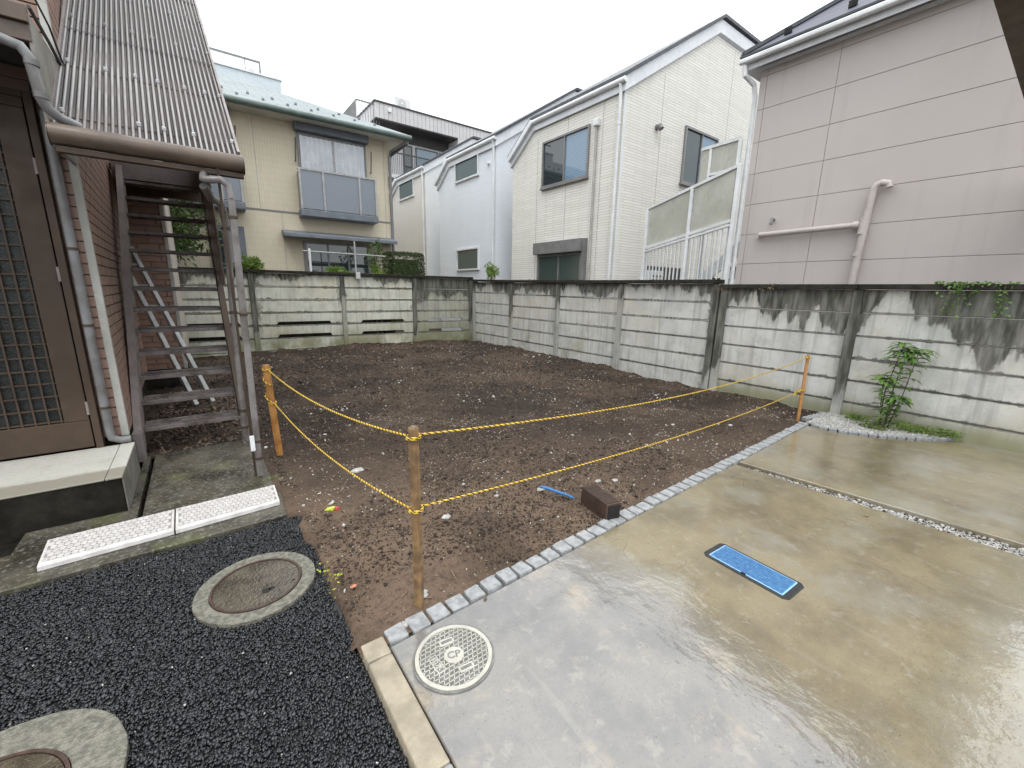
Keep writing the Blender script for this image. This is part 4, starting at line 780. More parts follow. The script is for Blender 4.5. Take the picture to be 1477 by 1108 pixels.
def rampplate(x0, x1, y0, y1, y2, y3, label):
    t = thing('kerb_ramp', label, 'kerb ramp', ((x0+x1)/2, y0, 0), 'white kerb ramp plates in front of the step')
    m = MB(); m.add([(x0, y0, -.006), (x1, y1, -.006), (x1, y3, -.006), (x0, y2, -.006), (x0, y0+.004, .020), (x1, y1+.004, .020), (x1, y3, .052), (x0, y2, .052), (x0, y0+.03, .026), (x1, y1+.03, .026)],
        [(0, 3, 2, 1), (0, 1, 5, 4), (4, 5, 9, 8), (8, 9, 6, 7), (3, 7, 6, 2), (0, 4, 8, 7, 3), (1, 2, 6, 9, 5)]); obj('ramp_body', m, m_ramp, t, bev=.003)
    nx, ny = 19, 6
    obj('grip_pad', MB().add([(x0+.014, y0+.036, .0265), (x1-.012, y1+.036, .0265), (x1-.012, y3-.012, .0508), (x0+.014, y2-.012, .0508), (x0+.014, y0+.036, .0272), (x1-.012, y1+.036, .0272), (x1-.012, y3-.012, .0516), (x0+.014, y2-.012, .0516)], [(4, 5, 6, 7), (0, 1, 5, 4), (1, 2, 6, 5), (2, 3, 7, 6), (3, 0, 4, 7)]), m_ramp_g, t)
    for i in range(nx):
        for j in range(ny):
            u = (i+.5+(.5 if j % 2 else 0))/(nx+.5); v = (j+.62)/(ny+.25)
            if u > .985: continue
            cx = x0+(x1-x0)*(.02+.96*u); yl = (y0+(y1-y0)*u)+.03; yh_ = y2+(y3-y2)*u; cy = yl+(yh_-yl)*v; cz = .026+(.026)*v; a, b = .0150, .0205
            pts = [(cx+a*math.cos(q), cy+b*math.sin(q), cz+.0013+b*math.sin(q)*.095) for q in [k*math.pi/4 for k in range(8)]]
            k = MB(); k.add(pts+[(cx+(p[0]-cx)*.80, cy+(p[1]-cy)*.80, p[2]+.0032-(p[2]-cz)*.28) for p in pts], [tuple(range(8, 16))]+[(q, (q+1) % 8, 8+(q+1) % 8, 8+q) for q in range(8)]); obj('grip_stud', k, m_ramp_d, t, smooth=False)
rampplate(-.840, -.270, 3.048, 3.075, 3.300, 3.325, 'white kerb ramp plate at the left, below the door step'); rampplate(-.262, .314, 3.076, 3.115, 3.327, 3.350, 'white kerb ramp plate at the right, below the steel stair')

# ------------------------------------------------------------------ steel stair and its corrugated roof
ss = thing('steel_stair', 'weathered mauve steel stair with open risers climbing beside the brick wall', 'stairs', (-.15, 4.8, 0))
YN = lambda k: 4.83+.183*k; ZN = lambda k: .225+.205*k
def stringer(x, sg):
    m = MB(); y0, z0 = 4.72, .10; y1, z1 = 7.10, 2.77; d = Vector((0, y1-y0, z1-z0)).normalized(); nrm = Vector((0, -d.z, d.y)); p0 = Vector((x, y0, z0)); p1 = Vector((x, y1, z1))
    w = .10
    def sl(a, b, xa, xb): m.hexa([tuple(p0+nrm*a+Vector((xa, 0, 0))), tuple(p0+nrm*a+Vector((xb, 0, 0))), tuple(p0+nrm*b+Vector((xb, 0, 0))), tuple(p0+nrm*b+Vector((xa, 0, 0))), tuple(p1+nrm*a+Vector((xa, 0, 0))), tuple(p1+nrm*a+Vector((xb, 0, 0))), tuple(p1+nrm*b+Vector((xb, 0, 0))), tuple(p1+nrm*b+Vector((xa, 0, 0)))])
    sl(-w, w, -.004, .004); sl(w, w+.008, -.004, .05*sg) if sg > 0 else sl(w, w+.008, .05*sg, .004); sl(-w-.008, -w, -.004, .05*sg) if sg > 0 else sl(-w-.008, -w, .05*sg, .004)
    return obj('stringer', m, m_mauve if sg < 0 else m_brown_metal, ss)
stringer(-.510, -1); stringer(.225, 1)
obj('stringer_foot', MB().box(-.565, -.500, 4.60, 4.72, -.01, .25), m_mauve, ss, bev=.004); obj('stringer_foot', MB().box(.215, .275, 4.60, 4.72, -.01, .25), m_mauve, ss, bev=.004)
for k in range(13):
    y, z = YN(k), ZN(k); m = MB(); m.box(-.505, .220, y, y+.215, z-.006, z); m.box(-.505, .220, y-.004, y, z-.032, z); m.box(-.505, .220, y+.215, y+.219, z-.03, z+.012)
    t = obj('tread', m, m_tread, ss, bev=.0015); obj('tread_bracket', MB().bar((-.500, y+.02, z-.02), (-.500, y+.19, z-.02), .012, .03), m_brown_metal, t)
    for q in range(5): obj('grip_strip', MB().box(-.49, .205, y+.018+q*.010, y+.022+q*.010, z, z+.0025), m_tread, t)
obj('landing_beam', MB().box(-.60, .225, 7.03, 7.07, 2.70, 2.90), m_mauve, ss, bev=.003); obj('landing', MB().box(-.62, .30, 7.072, 8.6, 2.80, 2.86), m_brown_metal, ss); obj('landing_beam', MB().box(-.55, .28, 7.60, 7.66, 2.62, 2.79), m_brown_metal, ss)
obj('side_guard', MB(FX(.236)).plate([(4.56, 1.49), (5.85, 1.50), (7.2, 2.78), (7.2, 3.25), (5.0, 2.52), (4.75, 2.10)], 0, .008), m_gutter, ss)
rfz = lambda y: 2.40+.82*(y-3.80)
cr = thing('stair_roof', 'grey corrugated sheet roof on purlins sloping up over the steel stair', 'roof', (-.1, 3.8, 2.3))
def sheet(x0, x1, y0, y1, lift):
    n = int((x1-x0)/.032*8); ny = 6; m = MB(); k = 0; vs_ = []
    for t_ in (0, -.0012):
        for j in range(ny+1):
            y = y0+(y1-y0)*j/ny
            for i in range(n+1):
                x = x0+(x1-x0)*i/n; vs_.append((x, y, rfz(y)+lift+.0085*math.cos(2*math.pi*x/.032)+t_+.0015*math.sin(y*5+x*7)))
    N = (n+1)*(ny+1); fs = []
    for j in range(ny):
        for i in range(n):
            a = j*(n+1)+i; fs += [(a, a+1, a+n+2, a+n+1), (N+a+n+1, N+a+n+2, N+a+1, N+a)]
    for i in range(n): fs += [(i, N+i, N+i+1, i+1), (ny*(n+1)+i, ny*(n+1)+i+1, N+ny*(n+1)+i+1, N+ny*(n+1)+i)]
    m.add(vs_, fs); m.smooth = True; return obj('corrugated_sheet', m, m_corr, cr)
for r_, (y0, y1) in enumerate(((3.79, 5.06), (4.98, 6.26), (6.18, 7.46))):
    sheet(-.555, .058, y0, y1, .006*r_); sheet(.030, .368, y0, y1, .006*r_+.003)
for y in (3.92, 4.50, 5.18, 5.80, 6.40, 7.1):
    obj('purlin', MB().box(-.55, .36, y-.025, y+.025, rfz(y)-.065, rfz(y)-.018), m_brown_metal, cr)
    for i, x in enumerate((-.512, -.320, -.160, -.032, .128, .256, .352) if y < 6.9 else ()):
        if (i+int(y*10)) % 4 or y > 4: b = obj('bolt', MB().tube([(x, y, rfz(y)+.010), (x, y-.008, rfz(y)+.028)], .011, 8), m_white, cr)
for x in (-.558, .372): obj('edge_flashing', MB().bar((x, 3.80, rfz(3.80)), (x, 7.46, rfz(7.46)), .016, .055), m_mauve, cr)
obj('rafter', MB().bar((.33, 3.80, rfz(3.8)-.09), (.33, 7.4, rfz(7.4)-.09), .04, .06), m_brown_metal, cr)
ROOFPOST = obj('post', MB().box(.222, .236, 3.70, 3.745, 0, 2.30), m_brown_metal, cr)
gt = obj('gutter', MB().tube([(-.555, 3.72, 2.330), (.385, 3.72, 2.325)], .058, 24), m_gutter, cr, label='thick brown rain gutter along the low edge of the sheets')
obj('gutter_end', MB().tube([(.385, 3.72, 2.32), (.389, 3.72, 2.32)], .061, 24), m_gutter, gt); obj('gutter_end', MB().tube([(-.56, 3.72, 2.325), (-.557, 3.72, 2.325)], .061, 24), m_gutter, gt)
obj('gutter_ledge', MB().box(-.54, .38, 3.70, 3.76, 2.235, 2.262), m_brown_metal, gt)
pb = MB(); pb.tube([(.15, 3.73, 2.25), (.14, 3.69, 2.19), (.17, 3.665, 2.185), (.235, 3.66, 2.195), (.275, 3.66, 2.165), (.283, 3.66, 2.08)], .024, 12)
dpb = obj('downpipe', pb, m_darkpipe, cr, label='square downpipe on the outer corner'); obj('square_pipe', MB().hexa([(.235, 3.645, .02), (.279, 3.645, .02), (.279, 3.685, .02), (.235, 3.685, .02), (.262, 3.645, 2.09), (.306, 3.645, 2.09), (.306, 3.685, 2.09), (.262, 3.685, 2.09)]), m_darkpipe, dpb, bev=.006)
for z in (.16, .30, 1.28, 1.95): obj('pipe_collar', MB().box(.231+.013*z, .283+.013*z, 3.641, 3.689, z, z+.02), m_brown_metal, dpb, bev=.003)
obj('bracket', MB().box(.212, .242, 3.615, 3.63, .25, .37), m_white, dpb)
dpa = obj('downpipe', MB().tube([(.14, 3.76, 2.16), (.175, 3.85, 2.10), (.245, 4.15, 2.12), (.275, 4.40, 2.10), (.280, 4.45, 2.02), (.252, 4.45, 1.0), (.232, 4.45, .14), (.237, 4.45, .09), (.26, 4.45, .07)], .027, 12), m_darkpipe, cr, label='round downpipe behind the square one')
for z in (.20, .36, 1.25, 1.95): obj('pipe_collar', MB().tube([(.232+(z-.14)*.0245, 4.45, z), (.232+(z-.14)*.0245, 4.45, z+.025)], .031, 12), m_brown_metal, dpa)

# ladder
ld = thing('ladder', 'pale aluminium folding ladder leaning on the brick wall behind the stair', 'ladder', (0, 6.4, 0))
la, lbp = Vector((.03, 6.45, .02)), Vector((-.60, 7.62, 1.95)); sd_ = Vector((-.17, -.06, 0))
for k, off in enumerate((Vector(), sd_)): obj('rail', MB().bar(tuple(la+off), tuple(lbp+off*.85), .045, .06), m_alu, ld)
for k in range(7):
    q = .08+k*.135; p0 = la.lerp(lbp, q); obj('rung', MB().bar(tuple(p0), tuple(p0+sd_*(1-.15*q)), .03, .02), m_alu, ld)

# ------------------------------------------------------------------ manholes and lids
def ringdisc(cx, cy, r0, r1, z0, z1, n=56, sq=2.0):
    m = MB(); c = []
    for k in range(n):
        a = 2*math.pi*k/n; e_ = 2/sq; sx_, sy_ = abs(math.cos(a))**e_*(1 if math.cos(a) >= 0 else -1), abs(math.sin(a))**e_*(1 if math.sin(a) >= 0 else -1); c.append((math.cos(a), math.sin(a), sx_*(1+random.uniform(-.006, .006)), sy_*(1+random.uniform(-.006, .006))))
    vs_ = [(cx+a*r0, cy+b*r0, z0) for a, b, _, _ in c]+[(cx+p_*r1, cy+q_*r1, z0) for _, _, p_, q_ in c]+[(cx+a*r0, cy+b*r0, z1) for a, b, _, _ in c]+[(cx+p_*r1, cy+q_*r1, z1) for _, _, p_, q_ in c]
    fs = []
    for k in range(n):
        j = (k+1) % n; fs += [(2*n+k, 3*n+k, 3*n+j, 2*n+j), (n+k, n+j, 3*n+j, 3*n+k), (k, 2*n+k, 2*n+j, j), (k, j, n+j, n+k)]
    m.add(vs_, fs); return m
def disc(cx, cy, r, z0, z1, n=56): return MB().tube([(cx, cy, z0), (cx, cy, z1)], r, n)
for nm, cx, cy, ri, ro, lab, sq in (('manhole', .088, 2.285, .205, .272, 'wet round iron manhole in a mortar ring at the edge of the asphalt', 2.0), ('manhole', -.70, 1.60, .215, .345, 'round iron manhole in a wide mortar collar at the bottom left corner', 2.2)):
    t = thing(nm, lab, 'manhole', (cx, cy, 0)); rg = obj('collar', ringdisc(cx, cy, ri+.001, ro, -.08, -.006, 64, sq), m_ring, t, bev=.004)
    obj('rim', ringdisc(cx, cy, ri-.011, ri, -.06, -.002), m_rust, t); obj('lid', disc(cx, cy, ri-.013, -.05, -.0065), m_lid, t, smooth=True)
    obj('lift_slot', MB().tube([(cx+.03, cy-.085, -.006), (cx+.03, cy-.085, -.0055)], .02, 12).tube([(cx+.055, cy-.08, -.006), (cx+.055, cy-.08, -.0055)], .014, 12), m_black, t); obj('lift_slot', disc(cx+.155, cy-.075, .008, -.006, -.0055, 12), m_black, t)
# small moulded drain lid with its lattice
sl_ = thing('drain_lid', 'small pale moulded drain lid with lattice and raised characters beside the kerb', 'drain cover', (.695, 1.30, 0)); cx, cy = .695, 1.298; R1 = .163
obj('rim', ringdisc(cx, cy, R1-.020, R1-.003, -.02, .0105), m_smalllid, sl_, bev=.002); obj('outer_seat', ringdisc(cx, cy, R1-.001, R1+.006, -.02, .005), m_smalllid_d, sl_); obj('recess', disc(cx, cy, R1-.0195, -.01, .0030), m_smalllid_d, sl_)
lat = MB(); r_in = R1-.021
ang0 = math.atan2(1.446-1.149, .785-.619)
for a in (ang0+math.radians(30)-.5, ang0-math.radians(30)-.5):
    ca, sa = math.cos(a), math.sin(a)
    for k in range(-7, 8):
        o_ = k*.0195; h = math.sqrt(max(0, r_in**2-o_**2))
        if h > .02: lat.bar((cx-sa*o_-ca*h, cy+ca*o_-sa*h, .0060), (cx-sa*o_+ca*h, cy+ca*o_+sa*h, .0060), .0036, .0045)
obj('lattice', lat, m_smalllid, sl_)
hd = disc(cx, cy, .040, .003, .0095, 32); obj('centre_disc', hd, m_smalllid, sl_)
ax = Vector((.8025692, -.59629668, 0)).normalized(); ay = Vector((.597, .802, 0)).normalized()      # right / up as read from the driveway
def lidframe(u, v): return Vector((cx, cy, 0))+ax*u+ay*v
def obox(mb, u, v, w, h, ang, z0, z1):
    c, s = math.cos(ang), math.sin(ang); pts = [lidframe(u+a*c-b*s, v+a*s+b*c) for a, b in ((-w/2, -h/2), (w/2, -h/2), (w/2, h/2), (-w/2, h/2))]
    mb.hexa([(p.x, p.y, z0) for p in pts]+[(p.x, p.y, z1) for p in pts]); return mb
for u, v in ((-.042, .066), (.058, -.056)):
    q = obj('handle_frame', obox(MB(), u, v, .062, .030, .55, .004, .0098), m_smalllid, sl_, bev=.002); obj('handle_slot', obox(MB(), u, v, .048, .015, .55, .0097, .0103), m_smalllid_d, q)
pl = obj('name_plate', obox(MB(), -.062, -.047, .090, .036, -.85, .004, .0098), m_smalllid, sl_, bev=.0015); obj('plate_recess', obox(MB(), -.062, -.047, .082, .028, -.85, .0097, .0101), m_smalllid_d, pl)
def text(s, size, mat, parent, origin, ang, z, ext=.0008, name='lettering'):
    cu = bpy.data.curves.new('t', 'FONT'); cu.body = s; cu.size = size; cu.extrude = ext; cu.offset = .02*size; cu.align_x = 'CENTER'; cu.align_y = 'CENTER'; to = bpy.data.objects.new('t', cu); COL.objects.link(to)
    dg = bpy.context.evaluated_depsgraph_get(); me = bpy.data.meshes.new_from_object(to.evaluated_get(dg)); bpy.data.objects.remove(to); me.name = name
    o = link(name, me, mat, parent); me.materials.clear(); me.materials.append(mat); o.location = Vector((origin[0], origin[1], z))-wloc(parent); o.rotation_euler = (0, 0, ang); return o
base = math.atan2(ax.y, ax.x); p = lidframe(-.062, -.047); text('雨水', .034, m_smalllid, pl, (p.x, p.y), base-.85, .0108)
p = lidframe(0, 0); text('CP', .046, m_smalllid_d, sl_, (p.x, p.y), base+.35, .0098, .0006)
# blue meter lid
bl = thing('meter_lid', 'blue rectangular water meter lid in a black frame set in the driveway', 'meter cover', (2.32, .836, 0)); rb = -.042
def RB(u, v): c, s = math.cos(rb), math.sin(rb); return (2.32+u*c-v*s, .836+u*s+v*c)
def rrect(w, h, c=.014): return [RB(*q) for q in ((-w+c, -h), (w-c, -h), (w, -h+c), (w, h-c), (w-c, h), (-w+c, h), (-w, h-c), (-w, -h+c))]
obj('frame', MB().prism(rrect(.104, .232, .022), -.06, .0055), m_blackrub, bl, bev=.003); obj('rim', MB().prism(rrect(.086, .200, .004), .0, .0085), m_bluerim, bl, bev=.001); lid = obj('lid', MB().prism(rrect(.080, .193, .003), .0, .0094), m_blue, bl)
st = MB()
for i in range(14):
    for j in range(34):
        if (i+j) % 5 == 4 and (i*j) % 3 == 0: continue
        x, y = RB(-.0715+i*.011, -.183+j*.0111); st.box(x-.0036, x+.0036, y-.0036, y+.0036, .0093, .0112)
obj('tread_studs', st, m_blue, lid, kind='stuff'); obj('finger_notch', MB().prism([RB(-.092, -.012), RB(-.080, -.012), RB(-.080, .012), RB(-.092, .012)], .0, .0100), m_black, bl)

# ------------------------------------------------------------------ stakes and ropes
def stake(x, y, h, lean, w, mat, label, rz=0):
    t = thing('wooden_stake', label, 'stake', (x, y, 0), 'wooden stakes carrying the rope'); m = MB(); top = Vector((x+lean[0], y+lean[1], h)); a = w/2; c, s = math.cos(rz), math.sin(rz); q = [(-a, -a), (a, -a), (a, a), (-a, a)]
    m.hexa([(x+u*c-v*s, y+u*s+v*c, -.15) for u, v in q]+[(top.x+u*c-v*s, top.y+u*s+v*c, h+random.uniform(-.004, .004)) for u, v in q]); obj('shaft', m, mat, t, bev=.003)
    obj('worn_top', MB().hexa([(top.x+(u*c-v*s)*.93, top.y+(u*s+v*c)*.93, h-.002) for u, v in q]+[(top.x+(u*c-v*s)*.7, top.y+(u*s+v*c)*.7, h+.005) for u, v in q]), m_twig, t); return top
T1 = stake(.703, 1.656, .905, (0, 0), .035, m_stake2, 'brown square stake at the front corner of the roped plot', .62); T2 = stake(.470, 4.20, .815, (-.035, .01), .042, m_stake, 'orange varnished stake leaning left beside the stair pad', .5); T3 = stake(5.79, 1.84, .80, (.03, .02), .031, m_stake, 'orange varnished stake at the right end of the cobble edging', .6)
def sag(p, q, s, n=40):
    p, q = Vector(p), Vector(q); return [p.lerp(q, t/n)-Vector((0, 0, s*4*(t/n)*(1-t/n))) for t in range(n+1)]
def wrap(c, r, z, turns=2.0, n=36): return [Vector((c[0]+r*math.cos(a*2*math.pi*turns/n), c[1]+r*math.sin(a*2*math.pi*turns/n), z+.016*a/n)) for a in range(n+1)]
def resample(P, step):
    P = np.array([tuple(p) for p in P]); d = np.r_[0, np.cumsum(np.linalg.norm(np.diff(P, axis=0), axis=1))]; n = max(3, int(d[-1]/step)); s = np.linspace(0, d[-1], n); return np.stack([np.interp(s, d, P[:, k]) for k in range(3)], 1), s
def rope(name, paths, R=.0046, pitch=.034):
    t = paths[1]; obj_ = thing(name, t, 'rope', paths[0][0][0], 'yellow and black barrier ropes')
    for st_ in range(3):
        m = MB()
        for P in paths[0]:
            C, s = resample(P, pitch/7); T = np.gradient(C, axis=0); T /= np.linalg.norm(T, axis=1, keepdims=True); A_ = np.cross(T, [0.02, .01, 1]); A_ /= np.linalg.norm(A_, axis=1, keepdims=True); B_ = np.cross(T, A_); ph_ = s/pitch*2*math.pi+st_*2.094
            Q = C+(A_*np.cos(ph_)[:, None]+B_*np.sin(ph_)[:, None])*R*.55; m.tube([Vector(q) for q in Q], R*.60, 5, True, True)
        obj('strand', m, m_rope_d if st_ == 2 else m_rope_y, obj_)
    return obj_
zU1, zL1, zU2, zL2, zU3, zL3 = .870, .520, .775, .47, .772, .375
c1 = (T1.x, T1.y); c2 = (T2.x, T2.y); c2l = (.455, 4.205); c3 = (T3.x, T3.y); c3l = (5.805, 1.85)
rope('barrier_rope', ([sag((c2[0]+.01, c2[1]-.03, zU2), (c1[0]-.025, c1[1]+.025, zU1-.005), .075), sag((c1[0]+.03, c1[1]+.0, zU1-.005), (c3[0]-.025, c3[1], zU3), .11), wrap(c1, .031, zU1-.018, 2.2), wrap(c2, .03, zU2-.01, 2.5), wrap(c3, .028, zU3-.01, 2.5),
    [Vector((c2[0]+.03*math.cos(a), c2[1]+.03*math.sin(a), zU2-.01-.30*a/12.0)) for a in np.linspace(0, 12, 60)]], 'upper yellow and black twisted rope strung between the tops of the stakes'))
rope('barrier_rope', ([sag((c2l[0]+.01, c2l[1]-.03, zL2), (c1[0]-.025, c1[1]+.025, zL1-.005), .085), sag((c1[0]+.03, c1[1], zL1-.005), (c3l[0]-.03, c3l[1], zL3), .075), wrap(c1, .031, zL1-.018, 2.2), wrap(c2l, .03, zL2-.01, 2.5), wrap(c3l, .028, zL3-.01, 2.5),
    [Vector(q) for q in ((c3l[0]-.02, c3l[1]-.01, zL3), (c3l[0]-.09, c3l[1]+.02, zL3+.02), (c3l[0]-.12, c3l[1]+.03, zL3-.06), (c3l[0]-.08, c3l[1]-.02, zL3-.07))], [Vector(q) for q in ((c3l[0]-.03, c3l[1]-.01, zL3), (c3l[0]-.13, c3l[1]+.03, zL3+.0), (c3l[0]-.16, c3l[1]+.03, zL3-.05))]], 'lower yellow and black twisted rope tied at knee height on the stakes'))

# ------------------------------------------------------------------ odds and ends on the soil
bx = thing('grooved_block', 'dark brown grooved hollow block lying on the soil against the cobble edging', 'block', (2.11, 1.77, 0))
P0, P1, P2, P3 = Vector((2.031, 1.640, .118)), Vector((2.140, 1.612, .120)), Vector((2.200, 1.890, .120)), Vector((2.088, 1.925, .118))
obj('body', MB().hexa([(P0.x-.002, P0.y, -.01), (P1.x, P1.y, -.01), (P2.x, P2.y, .0), (P3.x-.002, P3.y, -.0), tuple(P0), tuple(P1), tuple(P2), tuple(P3)]), m_box, bx, bev=.004)
for k in range(8):
    u = (k+.5)/8; a = P0.lerp(P1, u); b = P3.lerp(P2, u); obj('ridge', MB().bar(tuple(a+Vector((0, .008, .002))), tuple(b+Vector((0, -.008, .002))), .0085, .006), m_box, bx)
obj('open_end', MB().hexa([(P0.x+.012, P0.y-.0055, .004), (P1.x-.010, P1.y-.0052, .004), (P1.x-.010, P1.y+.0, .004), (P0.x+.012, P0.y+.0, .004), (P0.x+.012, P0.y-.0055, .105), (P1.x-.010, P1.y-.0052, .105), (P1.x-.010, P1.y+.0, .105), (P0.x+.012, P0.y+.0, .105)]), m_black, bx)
tag(obj('plastic_pipe', MB().tube([(1.965, 2.23, .028), (1.99, 2.17, .030), (2.02, 2.10, .024), (2.055, 2.03, .016), (2.075, 1.98, .008)], [.011, .012, .011, .010, .007], 10), m_bluehose), 'short blue plastic pipe half buried beside the brown block', 'pipe')
sc = thing('plastic_scrap', 'crumpled lime and red plastic scrap on the soil near the asphalt edge', 'litter', (.60, 2.80, 0))
def lump(c, r, seed, sx=(1, 1, 1)):
    bm = bmesh.new(); bmesh.ops.create_icosphere(bm, subdivisions=2, radius=1); rr_ = random.Random(seed); m = MB()
    for v in bm.verts:
        k = rr_.uniform(.72, 1.18); v.co = Vector((v.co.x*sx[0], v.co.y*sx[1], v.co.z*sx[2]))*r*k+Vector(c)
    m.v = [v.co.copy() for v in bm.verts]; bm.verts.index_update(); m.f = [tuple(v.index for v in f.verts) for f in bm.faces]; bm.free(); return m
obj('lime_part', lump((.575, 2.815, .016), .025, 3, (1.35, .8, .6)), m_limeplastic, sc, smooth=False); obj('red_part', lump((.615, 2.79, .018), .019, 5, (.9, .8, .9)), m_redplastic, sc, smooth=False)
tag(obj('clay_chip', lump((.478, 1.955, .010), .014, 8, (1.2, .9, .5)), m_orangechip, smooth=False), 'small orange clay chip on the soil beside the asphalt edge', 'clay chip')
lumps = [(.94, 3.42, .045, 'flat pale grey stone on the soil below the lower rope'), (2.47, 2.10, .026, 'white stone just behind the brown block'), (2.58, 2.02, .024, 'white stone beyond the brown block nearest the cobbles'), (1.18, 2.28, .028, 'pale stone right of the front stake'), (.735, 1.70, .03, 'pale lump at the foot of the front stake'), (.60, 1.58, .022, 'pale stone near the first cobble'), (2.0, 2.27, .028, 'pale crumpled stone at the end of the blue pipe')]
for i, (x, y, r, lab) in enumerate(lumps): tag(obj('stone', lump((x, y, float(soil_z(np.array([x]), np.array([y]))[0])+r*.25), r, 20+i, (1.2, .9, .45)), m_pebble, smooth=False), lab, 'stone')

# ------------------------------------------------------------------ plants
def stemmed_shrub():
    t = thing('tall_shrub', 'slender shrub with long glossy leaves growing from the pebble bed against the fence', 'shrub', (6.22, 1.10, 0)); cx, cy = 6.22, 1.12
    tips = []
    st = [((cx-.03, cy+.04, 0), (cx-.04, cy+.05, .45), (cx-.02, cy-.02, 1.0)), ((cx, cy, 0), (cx+.0, cy-.01, .5), (cx+.02, cy-.06, .92)), ((cx+.02, cy-.02, 0), (cx+.03, cy-.09, .40), (cx+.02, cy-.15, .95)), ((cx-.02, cy+.02, 0), (cx-.05, cy+.06, .3), (cx-.06, cy+.08, .62)), ((cx-.03, cy+.0, 0), (cx-.07, cy-.03, .2), (cx-.09, cy-.08, .42))]
    for q in st: obj('stem', MB().tube(q, [.007, .005, .003], 6), m_trunk, t); tips.append(q)
    k = 0
    def fan(c, n, size, up):
        nonlocal k
        for i in range(n):
            a = i*2*math.pi/n+random.uniform(-.3, .3)+k; d = Vector((math.cos(a)*.9-.25, math.sin(a), up+random.uniform(-.25, .2))).normalized(); s = size*random.uniform(.75, 1.15); side = d.cross(Vector((0, 0, 1))).normalized(); upv = side.cross(d); b = Vector(c)
            P_ = [b, b+d*s*.28+side*s*.15+upv*s*.04, b+d*s*.62+side*s*.15-upv*s*.0, b+d*s-Vector((0, 0, s*.28)), b+d*s*.62-side*s*.15-upv*s*.0, b+d*s*.28-side*s*.15+upv*s*.04, b+d*s*.3, b+d*s*.62-upv*s*.03]
            obj('leaf', MB().add(P_, [(0, 1, 6), (1, 2, 7, 6), (2, 3, 7), (3, 4, 7), (4, 5, 6, 7), (5, 0, 6)], True), m_leaf_shrub, t, smooth=True); k += 1
    for q in st:
        a, b, c = map(Vector, q)
        for f_ in (1.0, .96, .91, .85, .78, .70, .60, .50, .38, .24):
            p_ = a.lerp(b, f_*2) if f_ < .5 else b.lerp(c, f_*2-1)
            fan(p_, 7 if f_ > .9 else (4 if f_ > .65 else 3), .165 if f_ > .8 else .125, .1)
    return t
stemmed_shrub()
for i, (x, y, r, h, n, lab) in enumerate([(6.30, 1.40, .09, .09, 380, 'bright low tuft at the back left of the pebble bed'), (6.06, 1.20, .10, .07, 420, 'olive low tuft at the front left of the pebble bed'), (6.30, .90, .12, .10, 560, 'bright low tuft right of the tall shrub'), (6.40, .62, .07, .10, 260, 'bright low tuft at the right end of the pebble bed'), (6.24, 1.10, .10, .12, 260, 'leafy tuft round the foot of the tall shrub'), (6.33, .76, .09, .07, 260, 'spreading low tuft near the curved edging')]):
    t = thing('groundcover_plant', lab, 'plant', (x, y, 0), 'low plants in the pebble bed'); P = np.column_stack([x+rng.normal(0, r*.45, n), y+rng.normal(0, r*.75, n), rng.uniform(.005, h, n)]); D = rng.normal(size=(n, 3))*[1, 1, .5]+[0, 0, .6]
    leaves('leaves', P, D, rng.uniform(.018, .04, n), m_leaf_low if i in (1, 5) else m_leaf_bush, t, 'stuff')
iv = thing('ivy', 'ivy creeping over the fence cap and hanging down above the tall shrub', 'ivy', (6.4, .6, 1.6)); P = []
n = 240; P.append(np.column_stack([rng.uniform(6.36, 6.50, n), .98-rng.random(n)**1.3*1.5, 1.640+rng.uniform(0, .022, n)])); n = 120; yy = .80+rng.normal(0, .07, n); P.append(np.column_stack([6.37+rng.uniform(-.03, .01, n), yy, 1.64-rng.random(n)**1.6*.36])); n = 60; P.append(np.column_stack([6.375+rng.uniform(-.02, .01, n), .50+rng.normal(0, .03, n), 1.62-rng.random(n)*.3]))
P = np.concatenate(P); leaves('leaves', P, rng.normal(size=(len(P), 3))*[.5, 1, .6]+[-.5, 0, -.1], rng.uniform(.022, .042, len(P)), m_leaf_shrub, iv, 'stuff', .75)
for q in ([(6.36, .84, 1.64), (6.355, .86, 1.45), (6.358, .90, 1.28)], [(6.36, .50, 1.64), (6.355, .48, 1.4), (6.358, .55, 1.15), (6.36, .6, 1.0)], [(6.36, .55, 1.2), (6.36, .62, .95)]): obj('vine_stem', MB().tube(q, .0022, 5), m_trunk, iv)
def litter(y, z, lab):
    t = thing('dry_leaves', lab, 'dry leaves', (6.36, y, z)); n = 26; leaves('leaves', np.column_stack([6.36+rng.uniform(-.03, .06, n), y+rng.normal(0, .06, n), z+rng.uniform(-.07, .015, n)]), rng.normal(size=(n, 3)), rng.uniform(.03, .05, n), m_twig, t, 'stuff')
litter(2.62, 1.64, 'brown dead vine leaves on the cap of the lower fence'); litter(7.9, 1.73, 'brown dead vine leaves on the cap of the tall fence near the corner'); litter(3.34, 1.60, 'brown dead leaf caught at the step between the two fences')
def bush(c, rad, n, leaf, mat, name, label, cat='bush', group=None, nc=14, stem=True):
    t = thing(name, label, cat, (c[0], c[1], 0), group); clump(c, rad, n, leaf, mat, t, 'crown', nc); 
    if stem: obj('trunk', MB().tube([(c[0], c[1], -.05), (c[0]+.02, c[1], c[2])], [.03, .012], 6), m_trunk, t)
    return t
def Bp(a, d, z): v = OB+UB*a+VB*d; return (v.x, v.y, z)
bush(Bp(-3.35, .55, 1.80), (.52, .3, .30), 2200, .07, m_leaf_bush, 'bush', 'light green bush under the cream house awning'); bush(Bp(-5.40, .5, 1.88), (.36, .28, .36), 1600, .07, m_leaf_bush, 'bush', 'light green bush beside the square downpipe above the rear fence')
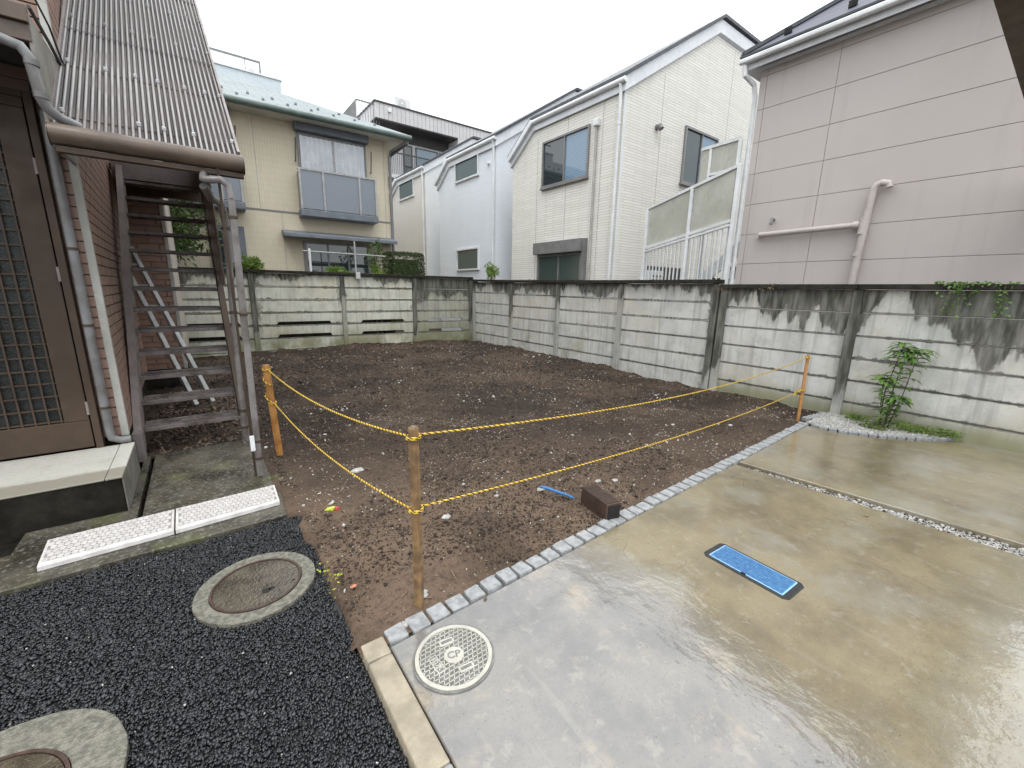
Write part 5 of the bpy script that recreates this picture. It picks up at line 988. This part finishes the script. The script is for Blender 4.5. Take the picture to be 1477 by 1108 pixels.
bush(Bp(-2.50, .75, 2.35), (.26, .22, .42), 520, .075, m_leaf_tree, 'young_tree', 'thin young tree in front of the cream house lower window', 'tree', None, 9)
bush(Bp(-2.42, .6, 1.85), (.22, .2, .26), 420, .07, m_leaf_bush, 'bush', 'small bush at the foot of the young tree')
def boxhedge(a0, a1, d, z0, z1):
    t = thing('clipped_hedge', 'dark clipped box shaped hedge left of the pale blue house', 'hedge', Bp((a0+a1)/2, d, 0)); n = 9000; u = rng.uniform(-1, 1, (n, 3)); ax_ = rng.integers(0, 3, n); u[np.arange(n), ax_] = np.sign(u[np.arange(n), ax_])*rng.uniform(.82, 1.0, n)
    rr_ = np.linalg.norm(u**4, axis=1)**.25; u /= np.maximum(rr_, 1)[:, None]; c = np.array(Bp((a0+a1)/2, d, (z0+z1)/2)); h = [(a1-a0)/2, .35, (z1-z0)/2]; P = c+u[:, :1]*h[0]*np.array(UB)+u[:, 1:2]*h[1]*np.array(VB)+u[:, 2:]*h[2]*np.array([0, 0, 1.])
    leaves('foliage', P, rng.normal(size=(n, 3))+u, rng.uniform(.03, .055, n), m_leaf_hedge, t, 'stuff', .6); obj('inner_twigs', MB(FB(d)).box(a0+.16, a1-.16, -.2, .2, .3, z1-.2), m_leaf_hedge, t)
boxhedge(-2.02, -.95, 1.3, 1.5, 2.50)
def vine_tree(c, rad, n, leaf, label, stems):
    t = thing('garden_tree', label, 'tree', (c[0], c[1], 0)); clump(c, rad, n, leaf, m_leaf_tree, t, 'crown', 26)
    for q in stems: obj('trunk', MB().tube(q, [.05, .035, .02, .012][:len(q)], 7), m_trunk, t)
b0 = Bp(-7.0, .9, 0); vine_tree(Bp(-6.85, 1.0, 3.0), (1.05, .7, 1.5), 5200, .12, 'leafy garden tree seen through the open treads of the stair', [[b0, Bp(-6.95, .9, 1.6), Bp(-6.7, .9, 2.6), Bp(-6.4, .9, 3.6)], [Bp(-6.95, .9, 1.6), Bp(-7.3, .9, 2.7), Bp(-7.6, 1, 3.8)], [Bp(-6.8, .9, 2.2), Bp(-6.4, .8, 2.7), Bp(-6.1, .8, 3.0)]])
vt = bush((7.05, 10.55, 1.98), (.30, .30, .30), 520, .08, m_leaf_bush, 'climbing_plant', 'light green climbing plant behind the fence corner', 'plant', None, 9)
for x, y, n, mat, lab, nm in [(.405, 2.12, 34, m_leaf_lime, 'yellow green weeds along the asphalt edge beside the manhole', 'weed'), (.34, 3.58, 60, m_leaf_bush, 'small green weed at the foot of the square downpipe', 'weed'), (.10, 6.1, 80, m_leaf_bush, 'small green weed on the soil behind the stair', 'weed')]:
    t = thing(nm, lab, 'weed', (x, y, 0)); sp = (.025, .13) if mat is m_leaf_lime else (.04, .04); P = np.column_stack([x+rng.normal(0, sp[0], n)-(rng.random(n)*.0), y+rng.normal(0, sp[1]*.6, n), rng.uniform(-.012, .012, n)]); leaves('leaves', P, rng.normal(size=(n, 3))*[1, 1, .4]+[0, 0, .4], rng.uniform(.012, .026, n), mat, t, 'stuff', .6)

for x, y, lab in [(4.627, 0.719, 'small dark dead leaf on the far driveway slab'), (3.856, 0.596, 'tiny dead leaf beside the gravel joint'), (3.588, 0.631, 'reddish dead leaf on the near slab below the gravel joint'), (0.984, 1.502, 'brown dead leaf tucked against the cobbles behind the front stake')]:
    a = random.uniform(0, 6); s = .022; c, d = math.cos(a)*s, math.sin(a)*s
    tag(obj('dead_leaf', MB().add([(x-c, y-d, .003), (x+d*.4, y-c*.4, .008), (x+c, y+d, .004), (x-d*.4, y+c*.4, .010), (x, y, .002)], [(0, 1, 4), (1, 2, 4), (2, 3, 4), (3, 0, 4)]), m_twig), lab, 'leaf')
